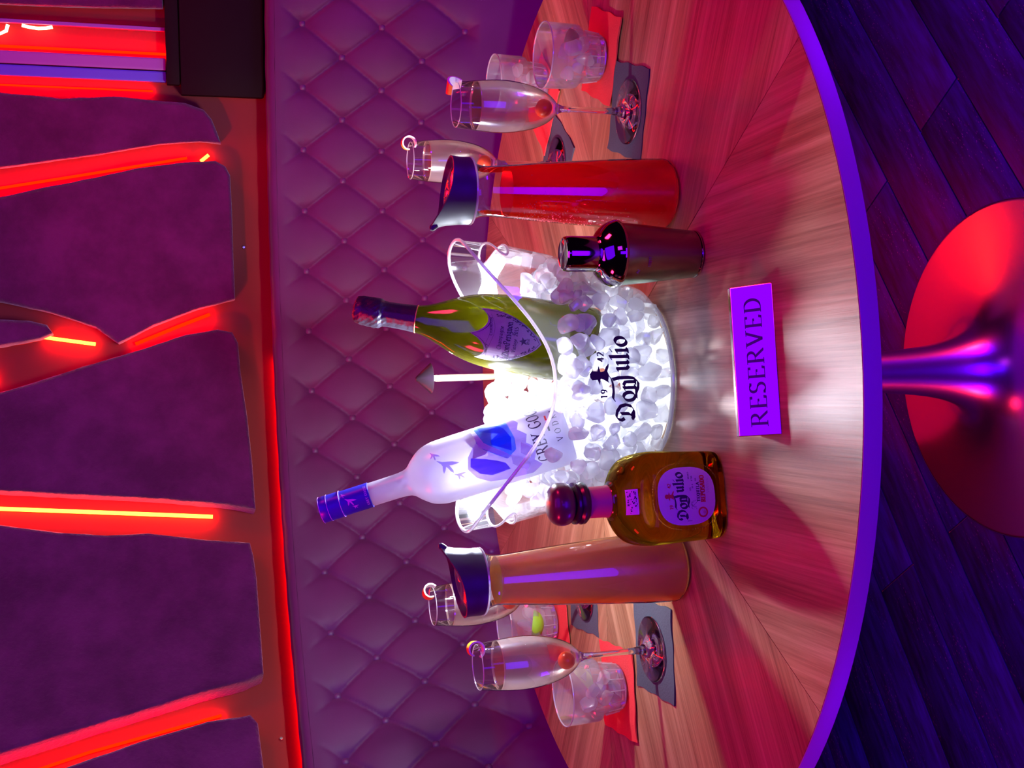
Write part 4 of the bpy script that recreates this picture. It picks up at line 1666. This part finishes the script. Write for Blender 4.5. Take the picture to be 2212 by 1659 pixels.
sl = build('shield_label', patch(MB(), shield(), on_ch), M['shield'], cb)
mb = MB()
o1 = shield(inset=.0022)
o2 = shield(inset=.0029)
f = lambda u, v: on_ch(u, v, .0009)
for i in range(len(o1)):
    k = (i + 1) % len(o1)
    mb.add([f(*o1[i]), f(*o1[k]), f(*o2[k]), f(*o2[i])], [(0, 1, 2, 3)])
letter(mb, 'Champagne', .0050, f, .0, .1225, nib=(.12, 40), hair=.05, track=.0)
letter(mb, 'Dom', .0078, f, -.0150, .1115, font=BL, nib=(.14, 40), hair=.05, track=.0, squeeze=.85)
letter(mb, 'Perignon', .0078, f, .0075, .1118, font=GL, nib=(.15, 40), hair=.05, track=.0, squeeze=.80)
mb.add([f(-.0075, .1178), f(-.0070, .1176), f(-.0058, .1190), f(-.0064, .1194)], [(0, 1, 2, 3)])
letter(mb, 'Vintage', .0044, f, -.0070, .1035, nib=(.12, 40), hair=.05, track=.0)
letter(mb, '2015', .0046, f, .0105, .1035, nib=(.14, 20), hair=.06)
letter(mb, 'rut', .0036, f, .0018, .0875, nib=(.12, 40), hair=.05, track=.0)
letter(mb, 'B', .0042, f, -.0016, .0875, nib=(.12, 40), hair=.05, track=.0)
star = []
for i in range(10):
    r = .0056 if i % 2 == 0 else .0023
    star.append((r * sin(pi * i / 5), .0950 + r * cos(pi * i / 5)))
patch(mb, star, f, .002, .003)
rv = random.Random(4)
for side in (-1, 1):                          # vine border
    for i in range(24):
        t = i / 23
        z = .133 - .052 * t
        u = side * (.0290 - .0235 * t ** 2.2)
        for k in range(2):
            uu, zz = u + rv.uniform(-.002, .002), z + rv.uniform(-.0015, .0015)
            a = rv.uniform(0, 6)
            L, w = rv.uniform(.0012, .0022), .0007
            pl = [(uu + L * cos(a), zz + L * sin(a)), (uu - w * sin(a), zz + w * cos(a)), (uu - L * cos(a), zz - L * sin(a)), (uu + w * sin(a), zz - w * cos(a))]
            mb.add([f(*p) for p in pl], [(0, 1, 2, 3)])
for dz in (.0, .0052):                        # banner
    st = [(-.029 + .058 * i / 30, .1405 + dz - .0065 * sin(pi * i / 30) + .0022 * sin(pi * i / 15)) for i in range(31)]
    for p, q in zip(st, st[1:]):
        mb.add([f(p[0], p[1]), f(q[0], q[1]), f(q[0], q[1] + .0003), f(p[0], p[1] + .0003)], [(0, 1, 2, 3)])
letter(mb, 'MOET', .0034, f, -.0175, .1392, nib=(.12, 0), hair=.06, track=.16, tilt=-.16)
letter(mb, 'CHANDON', .0034, f, .0130, .1368, nib=(.12, 0), hair=.06, track=.16, tilt=.14)
tag(build('label_print', mb, M['print'], sl), 'dark script, star and vine border')

gg_T = Vector((-.155, -.140, 1.192))
gg_B = Vector((-.070, -.220, .904))
gg_d = (gg_T - gg_B).normalized()
gg_0 = gg_T - gg_d * .336
gb = thing('frosted_vodka_bottle', 'tall frosted white bottle with a blue cap, leaning left in the ice', 'bottle')
gb.matrix_world = axis_frame(gg_0, gg_T, yaw=radians(4))
GP = smooth_prof([(.036, .0015), (.0405, .008), (.0412, .03), (.0414, .12), (.0412, .165), (.0400, .180), (.0355, .194), (.0265, .206), (.0190, .214), (.0162, .223), (.0154, .240), (.0152, .270)], 6)
build('glass_body', MB().lathe([(0, .008), (.025, .003)] + GP, 72), M['frosted'], gb)
gc = build('cap', MB().lathe([(.0152, .268), (.0163, .2685), (.0163, .3055), (.0169, .3062), (.0169, .3225), (.0171, .3240), (.0171, .3335), (.0160, .3352), (0, .3356)], 56), M['blue_cap'], gb)
mb = MB()
for z in (.3068, .3235, .3340):
    mb.tube([(.0171 * cos(2 * pi * i / 48), .0171 * sin(2 * pi * i / 48), z) for i in range(48)], .0004, 5, True)
build('cap_lines', mb, M['cap_ink'], gc)


def gg_r(z):
    for (r0, z0), (r1, z1) in zip(GP, GP[1:]):
        if z0 <= z <= z1:
            return r0 + (r1 - r0) * (z - z0) / (z1 - z0 + 1e-9)
    return GP[-1][0]


def on_gg(u, v, e=.0004, R=None):
    r = (R or gg_r(v)) + e
    a = -pi / 2 + u / (R or .0412)
    return Vector((r * cos(a), r * sin(a), v))


def goose(cx, cy, s, rot=0):
    """flying goose silhouette"""
    P = [(-.95, -.30), (-.7, -.12), (-.45, .02), (-.2, .10), (-.62, .42), (-.70, .62), (-.45, .55), (-.12, .33), (.02, .28), (.0, .60), (.06, .86), (.20, .66), (.30, .30), (.48, .16), (.66, .10), (.92, -.02), (.68, -.04), (.45, -.04), (.22, -.10), (-.05, -.18), (-.35, -.26), (-.7, -.30)]
    c, q = cos(rot), sin(rot)
    return [(cx + s * (x * c - y * q), cy + s * (x * q + y * c)) for x, y in P]


mb = MB()
patch(mb, goose(.005, .160, .0155, radians(60)), on_gg)
patch(mb, goose(-.0125, .1485, .0085, radians(75)), on_gg)
patch(mb, goose(.0215, .173, .0085, radians(40)), on_gg)
build('bird_print', mb, M['bird_print'], gb)
mb = MB()
oc = lambda u, v: on_gg(u, v, .0005, .0164)
patch(mb, goose(0, .293, .0085, radians(62)), oc)
patch(mb, goose(-.009, .2885, .0045, radians(75)), oc)
patch(mb, goose(.0092, .3005, .0045, radians(40)), oc)
letter(mb, 'GREY GOOSE', .0030, oc, 0, .2705, nib=(.14, 0), hair=.08, track=.16)
build('cap_print', mb, M['cap_ink'], gc)
purple = [(-.046, .060), (-.042, .092), (-.036, .115), (-.024, .130), (-.010, .1375), (.004, .133), (.016, .122), (.028, .108), (.040, .108), (.052, .095), (.052, .066), (.040, .066), (.030, .060), (.020, .064), (.010, .054), (.000, .058), (-.010, .047), (-.024, .054), (-.034, .046)]
ma = build('mountain_art', patch(MB(), purple, lambda u, v: on_gg(u, v, .0004)), M['lilac_print'], gb)
f5 = lambda u, v: on_gg(u, v, .0006)
f6 = lambda u, v: on_gg(u, v, .0008)
f7 = lambda u, v: on_gg(u, v, .0010)
build('dark_ridge', patch(MB(), [(-.026, .086), (-.027, .110), (-.020, .124), (-.008, .1335), (.002, .1300), (-.004, .113), (-.010, .100), (-.016, .090)], f5), M['purple_print'], ma)
build('window_art', patch(MB(), [(.001, .128), (.012, .1235), (.022, .129), (.036, .133), (.044, .120), (.044, .100), (.026, .096), (.008, .100), (.001, .112)], f5), M['frosted'], ma)
mb = patch(MB(), [(-.012, .086), (-.002, .100), (.008, .112), (.018, .118), (.030, .118), (.046, .116), (.046, .078), (.034, .074), (.022, .072), (.010, .070), (-.004, .072)], f6)
build('glacier', mb, M['sky_print'], ma)
mb = patch(MB(), [(-.004, .078), (.010, .100), (.016, .100), (.022, .088), (.034, .110), (.046, .112), (.046, .094), (.028, .080), (.012, .074)], f7)
build('glacier_shade', mb, M['blue_print'], ma)
mb = patch(MB(), [(.004, .106), (.012, .116), (.028, .119), (.042, .122), (.046, .118), (.028, .113), (.016, .109), (.010, .103), (-.002, .088), (-.010, .080), (-.012, .086)], f7)
patch(mb, [(-.036, .066), (-.020, .082), (-.008, .080), (-.016, .066), (-.028, .060)], f7)
patch(mb, [(-.020, .058), (-.010, .068), (.002, .064), (-.006, .054)], f7)
build('snow', mb, M['snow'], ma)
mb = letter(MB(), 'GREY GOOSE', .0155, on_gg, .0160, .0335, nib=(.13, 20), hair=.035, track=.09, squeeze=.74)
letter(mb, 'VODKA', .0075, on_gg, .0120, .0120, nib=(.09, 10), hair=.04, track=.5)
build('lettering', mb, M['print'], gb)
for k, (mt, a, b) in enumerate((('print', .005, .0125), ('white_print', .0125, .020), ('red_print', .020, .0275))):
    build('colour_bar', patch(MB(), [(a, .0245), (b, .0245), (b, .0268), (a, .0268)], on_gg), M[mt], gb)

# ------------------------------------------------------------------ ice in the bucket
meshes = [ice_mesh(i, .0140) for i in range(8)]
for me in meshes:
    me.materials.append(M['ice'])
ri = random.Random(11)


def clear_of_bottles(p, r, k=.95):
    for b, d, rad, L in ((ch_0, ch_d, .050, .25), (gg_0, gg_d, .040, .21)):
        t = (p - b).dot(d)
        if -.005 < t < L and (p - b - d * t).length < rad + r * k:
            return False
    return True


GI = 'ice cubes in the lit bucket'


def fill_h(x, y):
    return .150 + .020 * max(0, min(1, (y + .03) / .08)) + .030 * max(0, 1 - hypot((x + .02) / .09, (y - .05) / .07)) + .014 * max(0, -x / .1) - .012 * max(0, x / .12)


# the cubes packed behind the outer layer, past the three hundred shown one by one
heap = MB()
rc = random.Random(21)
src = [([tuple(v.co) for v in me.vertices], [tuple(p.vertices) for p in me.polygons]) for me in (ice_mesh(70 + i, .0150) for i in range(5))]


def heap_cube(w, k):
    vs, fs = src[rc.randrange(5)]
    m = Matrix.Rotation(rc.uniform(0, 6), 3, Vector((rc.gauss(0, 1), rc.gauss(0, 1), rc.gauss(0, 1))).normalized())
    heap.add([m @ Vector(v) * k + w for v in vs], fs)


h = .026
while h < .150:
    for depth, gap in ((.036, .027), (.060, .031)):
        a, b = lerp_tab(AH, h) - depth, lerp_tab(BH, h) - depth
        per = pi * (3 * (a + b) - sqrt((3 * a + b) * (a + 3 * b)))
        n = int(per / gap)
        for i in range(n):
            th = 2 * pi * (i + rc.uniform(-.25, .25)) / n
            p = bk(th, h + rc.uniform(-.006, .006), depth)
            if p.z > fill_h(p.x, p.y) - .03:
                continue
            if clear_of_bottles(p + Vector((0, YC, ZT)), .016):
                heap_cube(p, rc.uniform(.8, 1.15))
    h += .026
tag(build('ice_heap', heap, M['ice'], loc=(0, YC, ZT), angle=24), 'mass of clear ice cubes packed in the middle of the glowing bucket', 'ice', kind='stuff')
count = 0
h = .016
row = 0
while h < .156:                               # a layer against the wall, all round
    a, b = lerp_tab(AH, h), lerp_tab(BH, h)
    per = pi * (3 * (a + b) - sqrt((3 * a + b) * (a + 3 * b)))
    n = int(per / .0268)
    for i in range(n):
        th = 2 * pi * (i + .5 * (row % 2) + ri.uniform(-.2, .2)) / n
        hh_ = h + ri.uniform(-.004, .004)
        k_ = ri.uniform(.72, 1.25)
        p = bk(th, hh_, .0035 + .0125 * k_)
        if hh_ > fill_h(p.x, p.y):
            continue
        w = p + Vector((0, YC, ZT))
        if not clear_of_bottles(w, .012, .72):
            continue
        side = ['right end', 'rear wall', 'left end', 'front wall'][int(((th + pi / 4) % (2 * pi)) // (pi / 2))]
        lay = 'low' if h < .06 else ('halfway up' if h < .11 else 'high up')
        put_ice(meshes[ri.randrange(8)], w, k_, 'clear ice cube lying %s against the %s of the lit bucket' % (lay, side), 'ice cubes %s along the %s of the bucket' % (lay, side), ri)
        count += 1
    h += .0235
    row += 1
for x in range(-7, 8):                        # the heaped top
    for y in range(-6, 7):
        px, py = x * .0235 + ri.uniform(-.006, .006) + .012 * (y % 2), y * .0205 + ri.uniform(-.005, .005)
        hz = fill_h(px, py)
        if hypot(px / (lerp_tab(AH, hz) - .014), py / (lerp_tab(BH, hz) - .014)) > 1:
            continue
        for dz in (0, -.022):
            w = Vector((px, YC + py, ZT + hz + dz + ri.uniform(-.004, .006)))
            if count >= 298 or not clear_of_bottles(w, .013):
                continue
            side = 'left of the vodka bottle' if px < -.10 else ('right of the champagne bottle' if px > .10 else 'between the two bottles')
            lay = 'on top of the heap' if dz == 0 else 'just beneath the top'
            put_ice(meshes[ri.randrange(8)], w, ri.uniform(.75, 1.25), 'clear ice cube %s, %s in the bucket' % (lay, side), 'ice cubes %s %s' % (lay, side), ri)
            count += 1

# ------------------------------------------------------------------ little lamp behind the bucket
lp = thing('table_lamp', 'small lit lamp with a smoked cone shade behind the bucket', 'lamp', (.012, .03, ZT + .0002))
build('base', MB().lathe([(0, 0), (.020, 0), (.021, .002), (.018, .006), (.006, .009), (0, .009)], 32), M['lamp_stem'], lp)
build('stem', MB().lathe([(0, .008), (.0052, .008), (.0048, .15), (.0052, .247), (0, .247)], 20), M['lamp_stem'], lp)
build('bulb', MB().lathe([(0, .247), (.0040, .247), (.0044, .252), (.003, .257), (0, .258)], 16), M['lamp_bulb'], lp)
build('shade', MB().lathe([(.0008, .277), (.003, .2765), (.0228, .2545), (.0222, .2540), (.003, .2745), (0, .275)], 40), M['shade'], lp)
bulb('table_lamp_light', (.012, .0235, ZT + .249), .35, (1, .8, .55), .004)
